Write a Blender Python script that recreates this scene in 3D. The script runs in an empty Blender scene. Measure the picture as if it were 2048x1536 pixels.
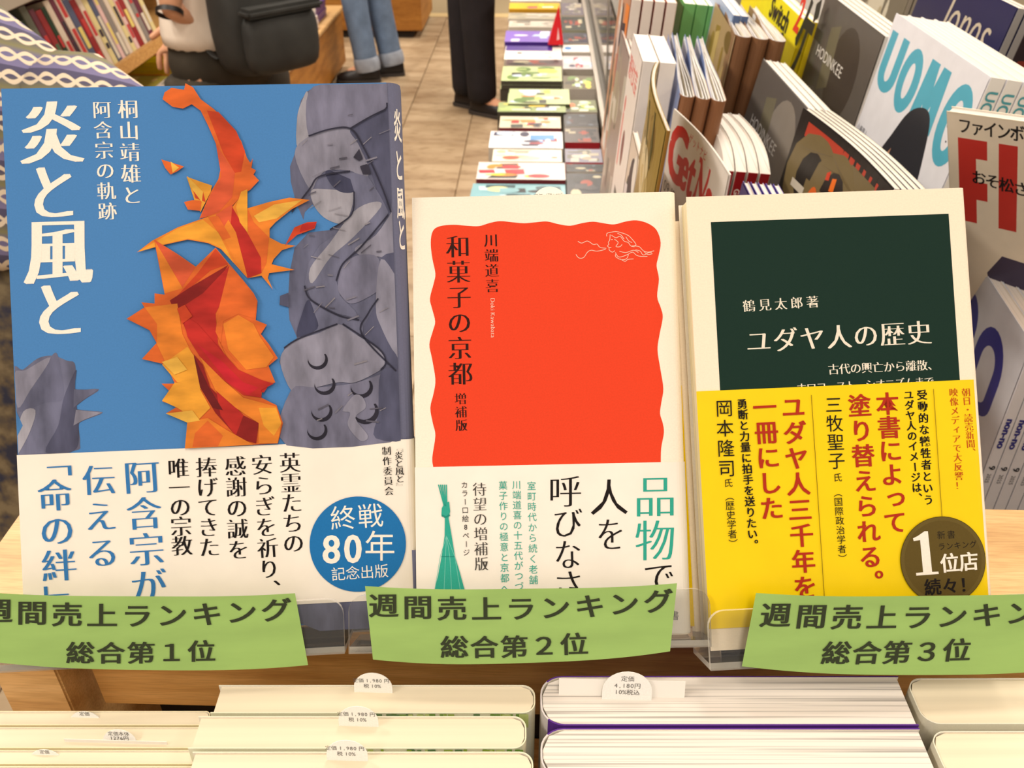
import bpy, bmesh, math, random
from mathutils import Vector, Matrix, Euler
random.seed(7)
S = bpy.context.scene
COL = S.collection
# ---------------------------------------------------------------- camera, world, lights, exposure
PITCH, YAW, FPX, CAMZ = math.radians(34.1), math.radians(1.75), 1800.0, 1.5
cd = bpy.data.cameras.new('camera'); cam = bpy.data.objects.new('camera', cd); COL.objects.link(cam)
cam.location = (0, 0, CAMZ); cam.rotation_euler = (math.radians(90) - PITCH, 0, YAW)
cd.sensor_width = 36.0; cd.lens = 36.0 * FPX / 2048; cd.clip_start = 0.02
cd.dof.use_dof = True; cd.dof.focus_distance = 0.345; cd.dof.aperture_fstop = 30.0
S.camera = cam
W = bpy.data.worlds.new('shop_ambience'); S.world = W; W.use_nodes = True
W.node_tree.nodes['Background'].inputs[0].default_value = (1.0, 0.915, 0.83, 1)
W.node_tree.nodes['Background'].inputs[1].default_value = 0.62
def area(loc, sx, sy, power, col=(1, 0.905, 0.79), rot=(0, 0, 0)):
    l = bpy.data.lights.new('ceiling_light', 'AREA'); l.shape = 'RECTANGLE'; l.size = sx; l.size_y = sy
    l.energy = power; l.color = col
    o = bpy.data.objects.new('ceiling_light', l); o.location = loc; o.rotation_euler = rot; COL.objects.link(o)
for lx in (-1.6, 0.2, 2.0):
    for ly, pw in ((-0.6, 14 if lx > -1 else 26), (1.6, 24 if lx > -1 else 52), (4.0, 40), (6.6, 46)):
        area((lx, ly, 2.75), 0.3, 1.25, pw)
S.view_settings.view_transform = 'Standard'; S.view_settings.look = 'None'
S.view_settings.gamma = 1.0; S.view_settings.use_curve_mapping = False
S.view_settings.exposure = 0.08

# ---------------------------------------------------------------- viewing geometry helpers
def _v(t): return Vector(t)
RZ = Matrix.Rotation(YAW, 3, 'Z')
CF = RZ @ _v((0, math.cos(PITCH), -math.sin(PITCH))); CU = RZ @ _v((0, math.sin(PITCH), math.cos(PITCH))); CR = RZ @ _v((1, 0, 0))
CC = _v((0, 0, CAMZ))
def ray(x, y): return CF + CR * ((x - 1024) / FPX) - CU * ((y - 768) / FPX)
def onz(x, y, z): r = ray(x, y); return CC + r * ((z - CAMZ) / r.z)
def ony(x, y, Y): r = ray(x, y); return CC + r * (Y / r.y)
def onx(x, y, X): r = ray(x, y); return CC + r * (X / r.x)
def dep(x, y, d): return CC + ray(x, y) * d

# ---------------------------------------------------------------- materials
def s2l(c): return tuple(((x / 255) / 12.92 if x / 255 <= 0.04045 else ((x / 255 + 0.055) / 1.055) ** 2.4) for x in c)
MATS = {}
def mat(name, col=(200, 200, 200), rough=0.6, metal=0.0, spec=0.4, build=None):
    if name in MATS: return MATS[name]
    m = bpy.data.materials.new(name); m.use_nodes = True; nt = m.node_tree; b = nt.nodes['Principled BSDF']
    b.inputs['Base Color'].default_value = (*s2l(col), 1); b.inputs['Roughness'].default_value = rough
    b.inputs['Metallic'].default_value = metal; b.inputs['Specular IOR Level'].default_value = spec
    if build: build(nt, b, s2l(col))
    MATS[name] = m; return m
def N(nt, t, **kw):
    n = nt.nodes.new(t)
    for k, v in kw.items(): setattr(n, k, v)
    return n
def noise(nt, scale, mapscale=(1, 1, 1), detail=4, coord='Object'):
    tc = N(nt, 'ShaderNodeTexCoord'); mp = N(nt, 'ShaderNodeMapping'); mp.inputs['Scale'].default_value = mapscale
    nt.links.new(tc.outputs[coord], mp.inputs['Vector'])
    no = N(nt, 'ShaderNodeTexNoise'); no.inputs['Scale'].default_value = scale; no.inputs['Detail'].default_value = detail
    nt.links.new(mp.outputs[0], no.inputs['Vector']); return no
def ramp(nt, src, stops):
    r = N(nt, 'ShaderNodeValToRGB'); e = r.color_ramp.elements
    while len(e) < len(stops): e.new(0.5)
    for i, (p, c) in enumerate(stops): e[i].position = p; e[i].color = (*c, 1)
    nt.links.new(src, r.inputs[0]); return r
def mul(nt, a, b, fac=1.0, mode='MULTIPLY'):
    m = N(nt, 'ShaderNodeMix', data_type='RGBA', blend_type=mode); m.inputs[0].default_value = fac
    nt.links.new(a, m.inputs[6]); nt.links.new(b, m.inputs[7]); return m.outputs[2]
def bump(nt, b, src, strength=0.1, dist=0.001):
    bp = N(nt, 'ShaderNodeBump'); bp.inputs['Strength'].default_value = strength; bp.inputs['Distance'].default_value = dist
    nt.links.new(src, bp.inputs['Height']); nt.links.new(bp.outputs[0], b.inputs['Normal'])
def b_print(sc, ms, lo, fac=1.0):
    def f(nt, b, c):
        a = N(nt, 'ShaderNodeVertexColor', layer_name='Col')
        no = noise(nt, sc, ms); r = ramp(nt, no.outputs[0], [(0.3, (lo, lo, lo)), (0.7, (1, 1, 1))])
        nt.links.new(mul(nt, a.outputs[0], r.outputs[0], fac), b.inputs['Base Color'])
    return f
M_print = mat('printed_paper', rough=0.7, spec=0.1, build=b_print(1500, (1, 1, 1), 0.93))
M_gloss = mat('coated_print', rough=0.35, spec=0.22, build=b_print(60, (1, 1, 1), 0.94))
M_flame = mat('painted_paper_collage', rough=0.65, spec=0.15, build=b_print(55, (1, 2.5, 1), 0.55))
M_scales = mat('grey_painted_collage', rough=0.65, spec=0.15, build=b_print(48, (3, 1, 1), 0.5))
def b_wood(ms, dark, light, mid):
    def f(nt, b, c):
        no = noise(nt, 5, ms, 8); r = ramp(nt, no.outputs[0], [(0.3, s2l(dark)), (0.52, s2l(mid)), (0.72, s2l(light))])
        n2 = noise(nt, 60, ms, 6); r2 = ramp(nt, n2.outputs[0], [(0.35, (0.82, 0.8, 0.76)), (0.6, (1, 1, 1))])
        nt.links.new(mul(nt, r.outputs[0], r2.outputs[0]), b.inputs['Base Color']); bump(nt, b, n2.outputs[0], 0.08)
    return f
M_oak = mat('pale_oak_veneer', rough=0.45, build=b_wood((1.2, 14, 14), (190, 146, 92), (224, 186, 132), (210, 170, 114)))
M_oakd = mat('oak_board', rough=0.5, build=b_wood((1.2, 14, 30), (196, 146, 84), (226, 180, 116), (212, 164, 98)))
M_far = mat('honey_wood_panel', rough=0.5, build=b_wood((1, 1, 6), (150, 98, 36), (190, 134, 60), (172, 116, 48)))
def b_pages(ms, lo):
    def f(nt, b, c):
        no = noise(nt, 1.0, ms, 6); r = ramp(nt, no.outputs[0], [(0.36, tuple(x * lo for x in c)), (0.5, c), (0.7, tuple(min(1, x * 1.04) for x in c))])
        nt.links.new(r.outputs[0], b.inputs['Base Color'])
    return f
M_pcream = mat('cream_page_edges', (238, 226, 188), 0.8, build=b_pages((6, 6, 700), 0.86))
M_pwhite = mat('white_page_edges', (230, 223, 214), 0.8, build=b_pages((5, 5, 900), 0.5))
M_pmag = mat('magazine_page_edges', (216, 208, 200), 0.6, build=b_pages((5, 5, 1000), 0.72))
M_ppale = mat('pale_yellow_page_edges', (228, 217, 190), 0.8, build=b_pages((4, 4, 300), 0.93))
def b_acr(nt, b, c):
    out = [n for n in nt.nodes if n.type == 'OUTPUT_MATERIAL'][0]
    t = N(nt, 'ShaderNodeBsdfTransparent'); t.inputs[0].default_value = (0.95, 0.95, 0.94, 1)
    g = N(nt, 'ShaderNodeBsdfGlossy'); g.inputs['Roughness'].default_value = 0.04
    fr = N(nt, 'ShaderNodeFresnel'); fr.inputs[0].default_value = 1.49
    mx = N(nt, 'ShaderNodeMixShader'); nt.links.new(fr.outputs[0], mx.inputs[0]); nt.links.new(t.outputs[0], mx.inputs[1]); nt.links.new(g.outputs[0], mx.inputs[2])
    nt.links.new(mx.outputs[0], out.inputs[0])
M_acr = mat('clear_acrylic', build=b_acr)
def b_edge(nt, b, c): b.inputs['Alpha'].default_value = 0.62
M_aedge = mat('acrylic_edge_painted_glow', (238, 232, 220), 0.15, build=b_edge)  # whitish colour paints in the light that clear acrylic pipes to its edges
def b_green(nt, b, c):
    no = noise(nt, 25, (1, 5, 1), 5); r = ramp(nt, no.outputs[0], [(0.3, tuple(x * 0.9 for x in c)), (0.7, tuple(x * 1.06 for x in c))])
    nt.links.new(r.outputs[0], b.inputs['Base Color'])
M_green = mat('green_copy_paper', (148, 182, 100), 0.75, build=b_green)
M_metal = mat('brushed_aluminium', (176, 168, 158), 0.35, 0.8)
M_grey = mat('grey_painted_metal', (120, 114, 106), 0.5, 0.2)
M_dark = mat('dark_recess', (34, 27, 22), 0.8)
def b_mirror(nt, b, c): b.inputs['Alpha'].default_value = 0.75
M_mirror = mat('reflective_acrylic_divider', (150, 142, 134), 0.06, 0.85, build=b_mirror)
def b_tile(nt, b, c):
    no = noise(nt, 3.5, (0.7, 2.2, 1), 8, 'Object'); r = ramp(nt, no.outputs[0], [(0.3, s2l((150, 126, 98))), (0.5, s2l((178, 156, 126))), (0.7, s2l((198, 178, 148)))])
    n2 = noise(nt, 16, (1, 2.5, 1), 6); r2 = ramp(nt, n2.outputs[0], [(0.3, (0.72, 0.68, 0.62)), (0.48, (1, 1, 1)), (0.7, (1, 1, 1)), (0.8, (1.12, 1.1, 1.08))])
    nt.links.new(mul(nt, r.outputs[0], r2.outputs[0]), b.inputs['Base Color'])
M_tile = mat('travertine_floor_tile', rough=0.45, build=b_tile)
M_ftile = mat('grey_beige_floor_tile', (168, 152, 122), 0.5)
M_gap = mat('tile_joint', (168, 142, 108), 0.9)
def b_fab(sc, lo):
    def f(nt, b, c):
        no = noise(nt, sc, (1, 1, 1), 6); r = ramp(nt, no.outputs[0], [(0.3, tuple(x * lo for x in c)), (0.7, tuple(x * 1.15 for x in c))])
        nt.links.new(r.outputs[0], b.inputs['Base Color']); bump(nt, b, no.outputs[0], 0.3, 0.004)
    return f
M_black = mat('black_trouser_cloth', (27, 24, 30), 0.85, build=b_fab(12, 0.6))
M_denim = mat('washed_blue_denim', (104, 126, 156), 0.85, build=b_fab(14, 0.7))
M_denim2 = mat('turned_up_denim', (150, 160, 176), 0.85, build=b_fab(20, 0.8))
M_shirt = mat('white_cotton_shirt', (236, 222, 206), 0.85, build=b_fab(9, 0.86))
M_olive = mat('dark_olive_cloth', (52, 45, 34), 0.85, build=b_fab(20, 0.7))
M_pack = mat('charcoal_nylon', (48, 48, 46), 0.6, build=b_fab(10, 0.6))
M_skin = mat('skin', (206, 152, 118), 0.55)
M_hair = mat('black_hair', (26, 20, 18), 0.5)
M_shoe = mat('black_leather', (26, 24, 26), 0.4)
M_sole = mat('shoe_sole', (60, 56, 54), 0.8)
M_white = mat('white_plain', (244, 240, 232), 0.5)
def b_mottle(nt, b, c):
    no = noise(nt, 45, (1, 1, 1), 3); r = ramp(nt, no.outputs[0], [(0.36, s2l((46, 48, 66))), (0.5, s2l((96, 84, 66))), (0.62, s2l((124, 110, 84)))])
    nt.links.new(r.outputs[0], b.inputs['Base Color'])
M_mottle = mat('mottled_skirt_cloth', rough=0.9, build=b_mottle)
def b_knit(nt, b, c):
    tc = N(nt, 'ShaderNodeTexCoord'); sx = N(nt, 'ShaderNodeSeparateXYZ'); nt.links.new(tc.outputs['Object'], sx.inputs[0])
    def M(op, a, bb):
        m = N(nt, 'ShaderNodeMath', operation=op)
        for i, q in enumerate((a, bb)):
            if q is None: continue
            if isinstance(q, (int, float)): m.inputs[i].default_value = q
            else: nt.links.new(q, m.inputs[i])
        return m.outputs[0]
    x = M('ADD', sx.outputs[0], M('MULTIPLY', sx.outputs[1], 0.6))
    zz = M('ADD', sx.outputs[2], M('MULTIPLY', sx.outputs[1], 0.6))
    s = M('SINE', M('MULTIPLY', x, 2 * math.pi / 0.040), None)
    def band(sign, period):
        t = M('ADD', M('MULTIPLY', zz, 1 / period), M('MULTIPLY', s, 0.22 * sign))
        return M('ABSOLUTE', M('SUBTRACT', M('FRACT', t, None), 0.5), None)
    d = M('MINIMUM', band(1, 0.028), band(-1, 0.028))
    bg = N(nt, 'ShaderNodeValToRGB'); e = bg.color_ramp.elements; e.new(0.5); e.new(0.75)
    for i, (p, cc) in enumerate([(0.0, (128, 122, 160)), (0.34, (112, 108, 146)), (0.5, (132, 128, 92)), (0.78, (88, 84, 112))]):
        e[i].position = p; e[i].color = (*s2l(cc), 1)
    nt.links.new(M('FRACT', M('MULTIPLY', zz, 1 / 0.056), None), bg.inputs[0])
    k = N(nt, 'ShaderNodeValToRGB'); k.color_ramp.elements[0].position = 0.11; k.color_ramp.elements[1].position = 0.17
    k.color_ramp.elements[0].color = (*s2l((228, 212, 188)), 1); k.color_ramp.elements[1].color = (0, 0, 0, 1)
    nt.links.new(d, k.inputs[0])
    f = N(nt, 'ShaderNodeMath', operation='GREATER_THAN'); nt.links.new(d, f.inputs[0]); f.inputs[1].default_value = 0.10
    mx = N(nt, 'ShaderNodeMix', data_type='RGBA'); nt.links.new(f.outputs[0], mx.inputs[0]); nt.links.new(k.outputs[0], mx.inputs[6]); nt.links.new(bg.outputs[0], mx.inputs[7])
    nt.links.new(mx.outputs[2], b.inputs['Base Color'])
M_knit = mat('wave_patterned_knit', rough=0.95, build=b_knit)

ORD = ['front', 'second', 'third', 'fourth', 'fifth', 'sixth', 'seventh', 'eighth', 'ninth', 'tenth', 'eleventh', 'twelfth']
# ---------------------------------------------------------------- object helpers
def link(name, me, m, parent=None, mw=None, smooth=False):
    o = bpy.data.objects.new(name, me); COL.objects.link(o)
    if m:
        for x in (m if isinstance(m, (list, tuple)) else [m]): me.materials.append(x)
    if parent: o.parent = parent
    if mw is not None: o.matrix_world = mw
    if smooth:
        for p in me.polygons: p.use_smooth = True
    return o
def tag(o, label, cat, group=None, kind=None):
    o['label'] = label; o['category'] = cat
    if group: o['group'] = group
    if kind: o['kind'] = kind
    return o
def thing(name, label, cat, mw=None, group=None):
    o = bpy.data.objects.new(name, None); o.empty_display_size = 0.02; COL.objects.link(o)
    if mw is not None: o.matrix_world = mw
    return tag(o, label, cat, group)
class MB:
    def __init__(s): s.v = []; s.f = []; s.c = []; s.mi = []
    def quadbox(s, lo, hi, col=None, mi=0, skip=()):
        i = len(s.v); x0, y0, z0 = lo; x1, y1, z1 = hi
        s.v += [(x0, y0, z0), (x1, y0, z0), (x1, y1, z0), (x0, y1, z0), (x0, y0, z1), (x1, y0, z1), (x1, y1, z1), (x0, y1, z1)]
        fs = [(0, 3, 2, 1), (4, 5, 6, 7), (0, 1, 5, 4), (1, 2, 6, 5), (2, 3, 7, 6), (3, 0, 4, 7)]
        for k, f in enumerate(fs):
            if k in skip: continue
            s.face([i + q for q in f], col, mi)
        return s
    def face(s, idx, col=None, mi=0): s.f.append(tuple(idx)); s.c.append(col or (255, 255, 255)); s.mi.append(mi)
    def ribbon(s, prof, thick, h, cols, y0=0.0):
        # prof: list of (u, z) outer points, extruded along v; cols per segment
        n = len(prof); inn = []
        for i, (x, z) in enumerate(prof):
            a = prof[max(0, i - 1)]; b = prof[min(n - 1, i + 1)]; dx, dz = b[0] - a[0], b[1] - a[1]; L = math.hypot(dx, dz) or 1
            inn.append((x + dz / L * thick, z - dx / L * thick))
        b0 = len(s.v)
        for (x, z) in prof: s.v += [(x, y0, z), (x, y0 + h, z)]
        for (x, z) in inn: s.v += [(x, y0, z), (x, y0 + h, z)]
        m = b0 + 2 * n
        for i in range(n - 1):
            c = cols[min(i, len(cols) - 1)]
            s.face([b0 + 2 * i, b0 + 2 * i + 2, b0 + 2 * i + 3, b0 + 2 * i + 1], c)
            s.face([m + 2 * i, m + 2 * i + 1, m + 2 * i + 3, m + 2 * i + 2], (235, 228, 214))
            s.face([b0 + 2 * i + 1, b0 + 2 * i + 3, m + 2 * i + 3, m + 2 * i + 1], c)
            s.face([b0 + 2 * i, m + 2 * i, m + 2 * i + 2, b0 + 2 * i + 2], c)
        for i, c in ((0, cols[0]), (n - 1, cols[-1])):
            s.face([b0 + 2 * i, b0 + 2 * i + 1, m + 2 * i + 1, m + 2 * i], c)
        return s
    def build(s, name, m, parent=None, mw=None, smooth=False, recalc=False):
        me = bpy.data.meshes.new(name); me.from_pydata(s.v, [], s.f)
        ca = me.color_attributes.new('Col', 'FLOAT_COLOR', 'CORNER'); buf = []
        for f, c in zip(s.f, s.c): buf += [*s2l(c), 1.0] * len(f)
        ca.data.foreach_set('color', buf)
        me.polygons.foreach_set('material_index', s.mi)
        if recalc:
            bm = bmesh.new(); bm.from_mesh(me); bmesh.ops.recalc_face_normals(bm, faces=bm.faces); bm.to_mesh(me); bm.free()
        me.update(); return link(name, me, m, parent, mw, smooth)
def box(name, lo, hi, m, parent=None, bev=0.0, mw=None):
    bm = bmesh.new(); bmesh.ops.create_cube(bm, size=1)
    for v in bm.verts: v.co = Vector([(lo[k] + hi[k]) / 2 + v.co[k] * (hi[k] - lo[k]) for k in range(3)])
    if bev: bmesh.ops.bevel(bm, geom=bm.edges[:], offset=bev, segments=2, affect='EDGES')
    me = bpy.data.meshes.new(name); bm.to_mesh(me); bm.free(); return link(name, me, m, parent, mw)
def frame(o, u, v):
    u = Vector(u).normalized(); v = Vector(v); v = (v - u * v.dot(u)).normalized(); n = u.cross(v)
    return Matrix(((u.x, v.x, n.x, o[0]), (u.y, v.y, n.y, o[1]), (u.z, v.z, n.z, o[2]), (0, 0, 0, 1)))
def loc(mw, px, py, z=0.0):
    inv = mw.inverted(); o = inv @ CC; d = inv.to_3x3() @ ray(px, py); t = (z - o.z) / d.z; p = o + d * t
    return (p.x, p.y)

# ---------------------------------------------------------------- lettering
_G = {}
def glyph(ch, off=0.0):
    k = (ch, off)
    if k in _G: return _G[k]
    c = bpy.data.curves.new('g', 'FONT'); c.body = ch; c.size = 1; c.resolution_u = 3; c.offset = off
    o = bpy.data.objects.new('g', c); COL.objects.link(o); bpy.context.view_layer.update()
    me = o.to_mesh(); r = ([(v.co.x, v.co.y) for v in me.vertices], [tuple(p.vertices) for p in me.polygons])
    o.to_mesh_clear(); bpy.data.objects.remove(o); bpy.data.curves.remove(c); _G[k] = r; return r
ROT = 'ー「」『』（）・—-'; UPR = '、。'; SML = 'っょゃゅァィ'
class Ink(MB):
    def __init__(s, mw, z=0.00006, zf=None, step=0.000010): super().__init__(); s.step = step; s.mw = mw; s.z = z; s.zf = zf; s.layer = 0
    def L(s, px, py): return loc(s.mw, px, py, s.z)
    def pt(s, u, v): return (u, v, (s.zf(u, v) if s.zf else 0) + s.z + s.layer * s.step)
    def up(s): s.layer += 1; return s
    def poly(s, pts, col, local=False):
        i = len(s.v); q = pts if local else [s.L(*p) for p in pts]
        s.v += [s.pt(*p) for p in q]; s.face(range(i, i + len(q)), col); s.layer += 1; return s
    def disc(s, cx, cy, r, col):
        c = s.L(cx, cy); e = s.L(cx + r, cy); R = math.hypot(e[0] - c[0], e[1] - c[1])
        return s.poly([(c[0] + R * math.cos(a * math.pi / 30), c[1] + R * math.sin(a * math.pi / 30)) for a in range(60)], col, True)
    def rect(s, x0, y0, x1, y1, col):
        if s.zf and abs(x1 - x0) > 0.03:
            i = len(s.v); nx, ny = 14, 8
            for b in range(ny + 1):
                for a in range(nx + 1): s.v.append(s.pt(x0 + (x1 - x0) * a / nx, y0 + (y1 - y0) * b / ny))
            for b in range(ny):
                for a in range(nx): q = i + b * (nx + 1) + a; s.face([q, q + 1, q + nx + 2, q + nx + 1], col)
            s.layer += 1; return s
        return s.poly([(x0, y0), (x1, y0), (x1, y1), (x0, y1)], col, True)
    def stroke(s, pts, w, col, local=False):
        q = [Vector(p if local else s.L(*p)) for p in pts]
        for a, b in zip(q, q[1:]):
            d = (b - a); n = Vector((-d.y, d.x)).normalized() * w / 2; i = len(s.v)
            s.v += [s.pt(*(a + n)), s.pt(*(a - n)), s.pt(*(b - n)), s.pt(*(b + n))]; s.face([i, i + 1, i + 2, i + 3], col)
        return s
    def put(s, g, M, col):   # M maps glyph coords -> (u,v)
        i = len(s.v); s.v += [s.pt(*M(x, y)) for x, y in g[0]]
        for f in g[1]: s.face([i + k for k in f], col)
    def style(s, ch, kind):
        if kind == 'mincho': return [(glyph(ch, -0.019), dx) for dx in (-0.036, -0.018, 0.0, 0.018, 0.036)]
        if kind == 'title': return [(glyph(ch, -0.012), dx) for dx in (-0.052, -0.035, -0.017, 0.0, 0.017, 0.035, 0.052)]
        if kind == 'light': return [(glyph(ch, -0.018), dx) for dx in (-0.022, -0.007, 0.007, 0.022)]
        if kind == 'bold': return [(glyph(ch, 0.010), dx) for dx in (-0.016, 0.0, 0.016)]
        if kind == 'black': return [(glyph(ch, 0.02), dx) for dx in (-0.03, 0.0, 0.03)]
        return [(glyph(ch, 0.0), 0.0)]
    def char(s, ch, c, eu, ev, kind, col, vert=False):
        # c centre (u,v); eu, ev: em vectors along width and height
        ox = oy = 0
        if vert and ch in UPR: ox, oy = 0.62, 0.58
        if vert and ch in SML: ox, oy = 0.1, 0.08
        for j_, (g, dx) in enumerate(s.style(ch, kind)):
            L0 = s.layer; s.layer += j_ * 0.6
            if vert and ch in ROT: f = lambda x, y: (y - 0.36, -(x - 0.5) )
            elif ch.isascii():
                w = max(p[0] for p in g[0]) + min(p[0] for p in g[0]); f = lambda x, y, w=w: (x - w / 2, y - 0.34)
            else: f = lambda x, y: (x - 0.5, y - 0.36)
            def M(x, y):
                a, b = f(x, y); a += dx + ox; b += oy
                return (c[0] + eu[0] * a + ev[0] * b, c[1] + eu[1] * a + ev[1] * b)
            s.put(g, M, col); s.layer = L0
    def line(s, txt, p0, p1, size, col, kind='mincho', vert=True, wh=1.0, shear=0.0, sag=0.0):
        n = len(txt); m = ((p0[0] + p1[0]) / 2, (p0[1] + p1[1]) / 2)
        a = s.L(*m); b = s.L(m[0] + 50, m[1]); sc = math.hypot(b[0] - a[0], b[1] - a[1]) / 50 * size
        A, B = Vector(s.L(*p0)), Vector(s.L(*p1))
        d = (B - A).normalized() if n > 1 else Vector((0, -1) if vert else (1, 0))
        U = Vector((-d.y, d.x)) if vert else d; V = -d if vert else Vector((-d.y, d.x))
        eu = U * sc * wh; ev = V * sc + U * sc * shear
        for i, ch in enumerate(txt):
            t = i / max(1, n - 1); c = A.lerp(B, t) - V * sag * (1 - (2 * t - 1) ** 2)
            if ch != ' ': s.char(ch, c, eu, ev, kind, col, vert)
        s.layer += 3; return s
    def fit(s, ch, x0, y0, x1, y1, col, kind='mincho', tilt=0.0):
        gs = s.style(ch, kind); g0 = gs[0][0]; xs = [p[0] for p in g0[0]]; ys = [p[1] for p in g0[0]]
        xm, ym = (min(xs) + max(xs)) / 2, (min(ys) + max(ys)) / 2; w = max(xs) - min(xs) + 0.04; h = max(ys) - min(ys)
        cx, cy = (x0 + x1) / 2, (y0 + y1) / 2; C = s.L(cx, cy); a = s.L(x1, cy + tilt * (x1 - cx)); b = s.L(cx, y0)
        eu = (2 * (a[0] - C[0]) / w, 2 * (a[1] - C[1]) / w); ev = (2 * (b[0] - C[0]) / h, 2 * (b[1] - C[1]) / h)
        for j_, (g, dx) in enumerate(gs):
            L0 = s.layer; s.layer += j_ * 0.6; s.put(g, lambda x, y: (C[0] + eu[0] * (x - xm + dx) + ev[0] * (y - ym), C[1] + eu[1] * (x - xm + dx) + ev[1] * (y - ym)), col); s.layer = L0
        s.layer += 1; return s
    def word(s, txt, o, e, h, col, kind='bold', squeeze=1.0, shear=0.0, local=True):
        # latin words running from o in direction e (unit, local), cap height h
        E = Vector(e); V = Vector((-E.y, E.x)); x = 0.0; sc = h / 0.69
        for ch in txt:
            g0 = glyph(ch, 0.0)
            if ch == ' ': x += 0.3 * sc * squeeze; continue
            w = max(p[0] for p in g0[0]) + 0.06
            for j_, (g, dx) in enumerate(s.style(ch, kind)):
                L0 = s.layer; s.layer += j_ * 0.6; s.put(g, lambda a, b: tuple(Vector(o) + E * (x + (a + dx + shear * b) * sc * squeeze) + V * b * sc), col); s.layer = L0
            x += w * sc * squeeze
        s.layer += 1; return x
def spline(pts, n=6, closed=False):
    out = []; L = len(pts)
    for i in range(L if closed else L - 1):
        p = [Vector(pts[(i + k) % L] if closed else pts[min(max(i + k, 0), L - 1)]) for k in (-1, 0, 1, 2)]
        for j in range(n):
            t = j / n
            out.append(tuple(0.5 * ((2 * p[1]) + (-p[0] + p[2]) * t + (2 * p[0] - 5 * p[1] + 4 * p[2] - p[3]) * t * t + (-p[0] + 3 * p[1] - 3 * p[2] + p[3]) * t ** 3)))
    if not closed: out.append(tuple(pts[-1]))
    return out

# ---------------------------------------------------------------- a book or magazine in its own frame (u right, v up, n towards the reader)
def book_body(par, w, h, t, spine="R", r=0.003, ct=0.0004, front=(250, 244, 232), back=None, spc=None, pages=M_pcream, cover=M_print, inset=0.0006, fore=0.0012, arc=4):
    sg = 1 if spine == 'R' else -1; back = back or front; spc = spc or front; r = min(r, t * 0.49)
    prof = [(-w / 2, 0), (0, 0), (w / 2 - r, 0)]; cols = [front, front]
    for k in range(1, 7):
        a = k / 6 * math.pi / 2; prof.append((w / 2 - r + r * math.sin(a), -r + r * math.cos(a))); cols.append(front if k < arc else spc)
    for k in range(0, 7):
        a = k / 6 * math.pi / 2; prof.append((w / 2 - r + r * math.cos(a), -t + r - r * math.sin(a))); cols.append(spc if k < 4 else back)
    prof.append((-w / 2, -t)); cols.append(back)
    mb = MB(); mb.ribbon(prof, ct, h, cols)
    if sg < 0:
        mb.v = [(-x, y, z) for x, y, z in mb.v]; mb.f = [tuple(reversed(f)) for f in mb.f]
    c = mb.build('cover', cover, par, recalc=True)
    pb = MB(); x1 = w / 2 - ct - 0.0002; x0 = -w / 2 + fore; rr = max(r - ct, 0.0002)
    pr = [(x0, -ct), (x1 - rr, -ct), (x1 - rr * 0.3, -ct - rr * 0.3), (x1, -ct - rr), (x1, -t + ct + rr), (x1 - rr * 0.3, -t + ct + rr * 0.3), (x1 - rr, -t + ct), (x0, -t + ct)]
    if sg < 0: pr = [(-x, z) for x, z in pr]
    n = len(pr); pb.v = [(x, inset, z) for x, z in pr] + [(x, h - inset, z) for x, z in pr]
    for i in range(n): pb.face([i, (i + 1) % n, n + (i + 1) % n, n + i])
    pb.face(range(n)); pb.face(range(2 * n - 1, n - 1, -1))
    p = pb.build('page_block', pages, par, recalc=True)
    return c, p
# ================================================================ display ledge and shelf (large structure of the near scene)
led = thing('display_counter', 'pale oak ledge and front board behind the three ranked books', 'counter', Matrix.Translation((0, 0.3, 1.2)))
def ib(m): return m.inverted()
LED = Matrix.Translation((0, 0.3, 1.2)).inverted()
def inled(name, lo, hi, m, bev=0.0):
    return box(name, tuple(LED @ Vector(lo)), tuple(LED @ Vector(hi)), m, led, bev)
inled('counter_top', (-0.252, 0.262, 1.184), (0.62, 0.341, 1.2), M_oak, 0.0012)
inled('front_board', (-0.214, 0.279, 1.112), (0.62, 0.297, 1.184), M_oakd, 0.0008)
inled('side_panel', (-0.252, 0.266, 0.86), (-0.221, 0.341, 1.184), M_oak, 0.001)
inled('gap_shade_sheet', (-0.221, 0.332, 0.86), (0.62, 0.340, 1.12), M_dark)  # near-black sheet: shade of the open gap put in as colour
inled('lower_shelf', (-0.45, -0.02, 1.0), (0.62, 0.331, 1.018), M_oakd, 0.001)
box('plinth', tuple(LED @ Vector((-0.45, 0.0, 0.0))), tuple(LED @ Vector((0.62, 0.3, 1.0))), M_oakd, led)

# ================================================================ the three ranked books
def fr(pos, eul, h):
    m = Euler([math.radians(a) for a in eul]).to_matrix().to_4x4(); m.translation = Vector(pos) - m.to_3x3() @ Vector((0, h / 2, 0)); return m
F1 = fr((-0.1238, 0.2895, 1.3133), (56.77, 0.27, 5.97), 0.210)
F2 = fr((0.0057, 0.2856, 1.2937), (51.68, -1.29, 2.06), 0.173)
F3 = fr((0.1173, 0.2829, 1.2966), (53.1, -0.67, 5.06), 0.173)
WHT = (248, 240, 226); BLK = (32, 27, 26)
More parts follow.
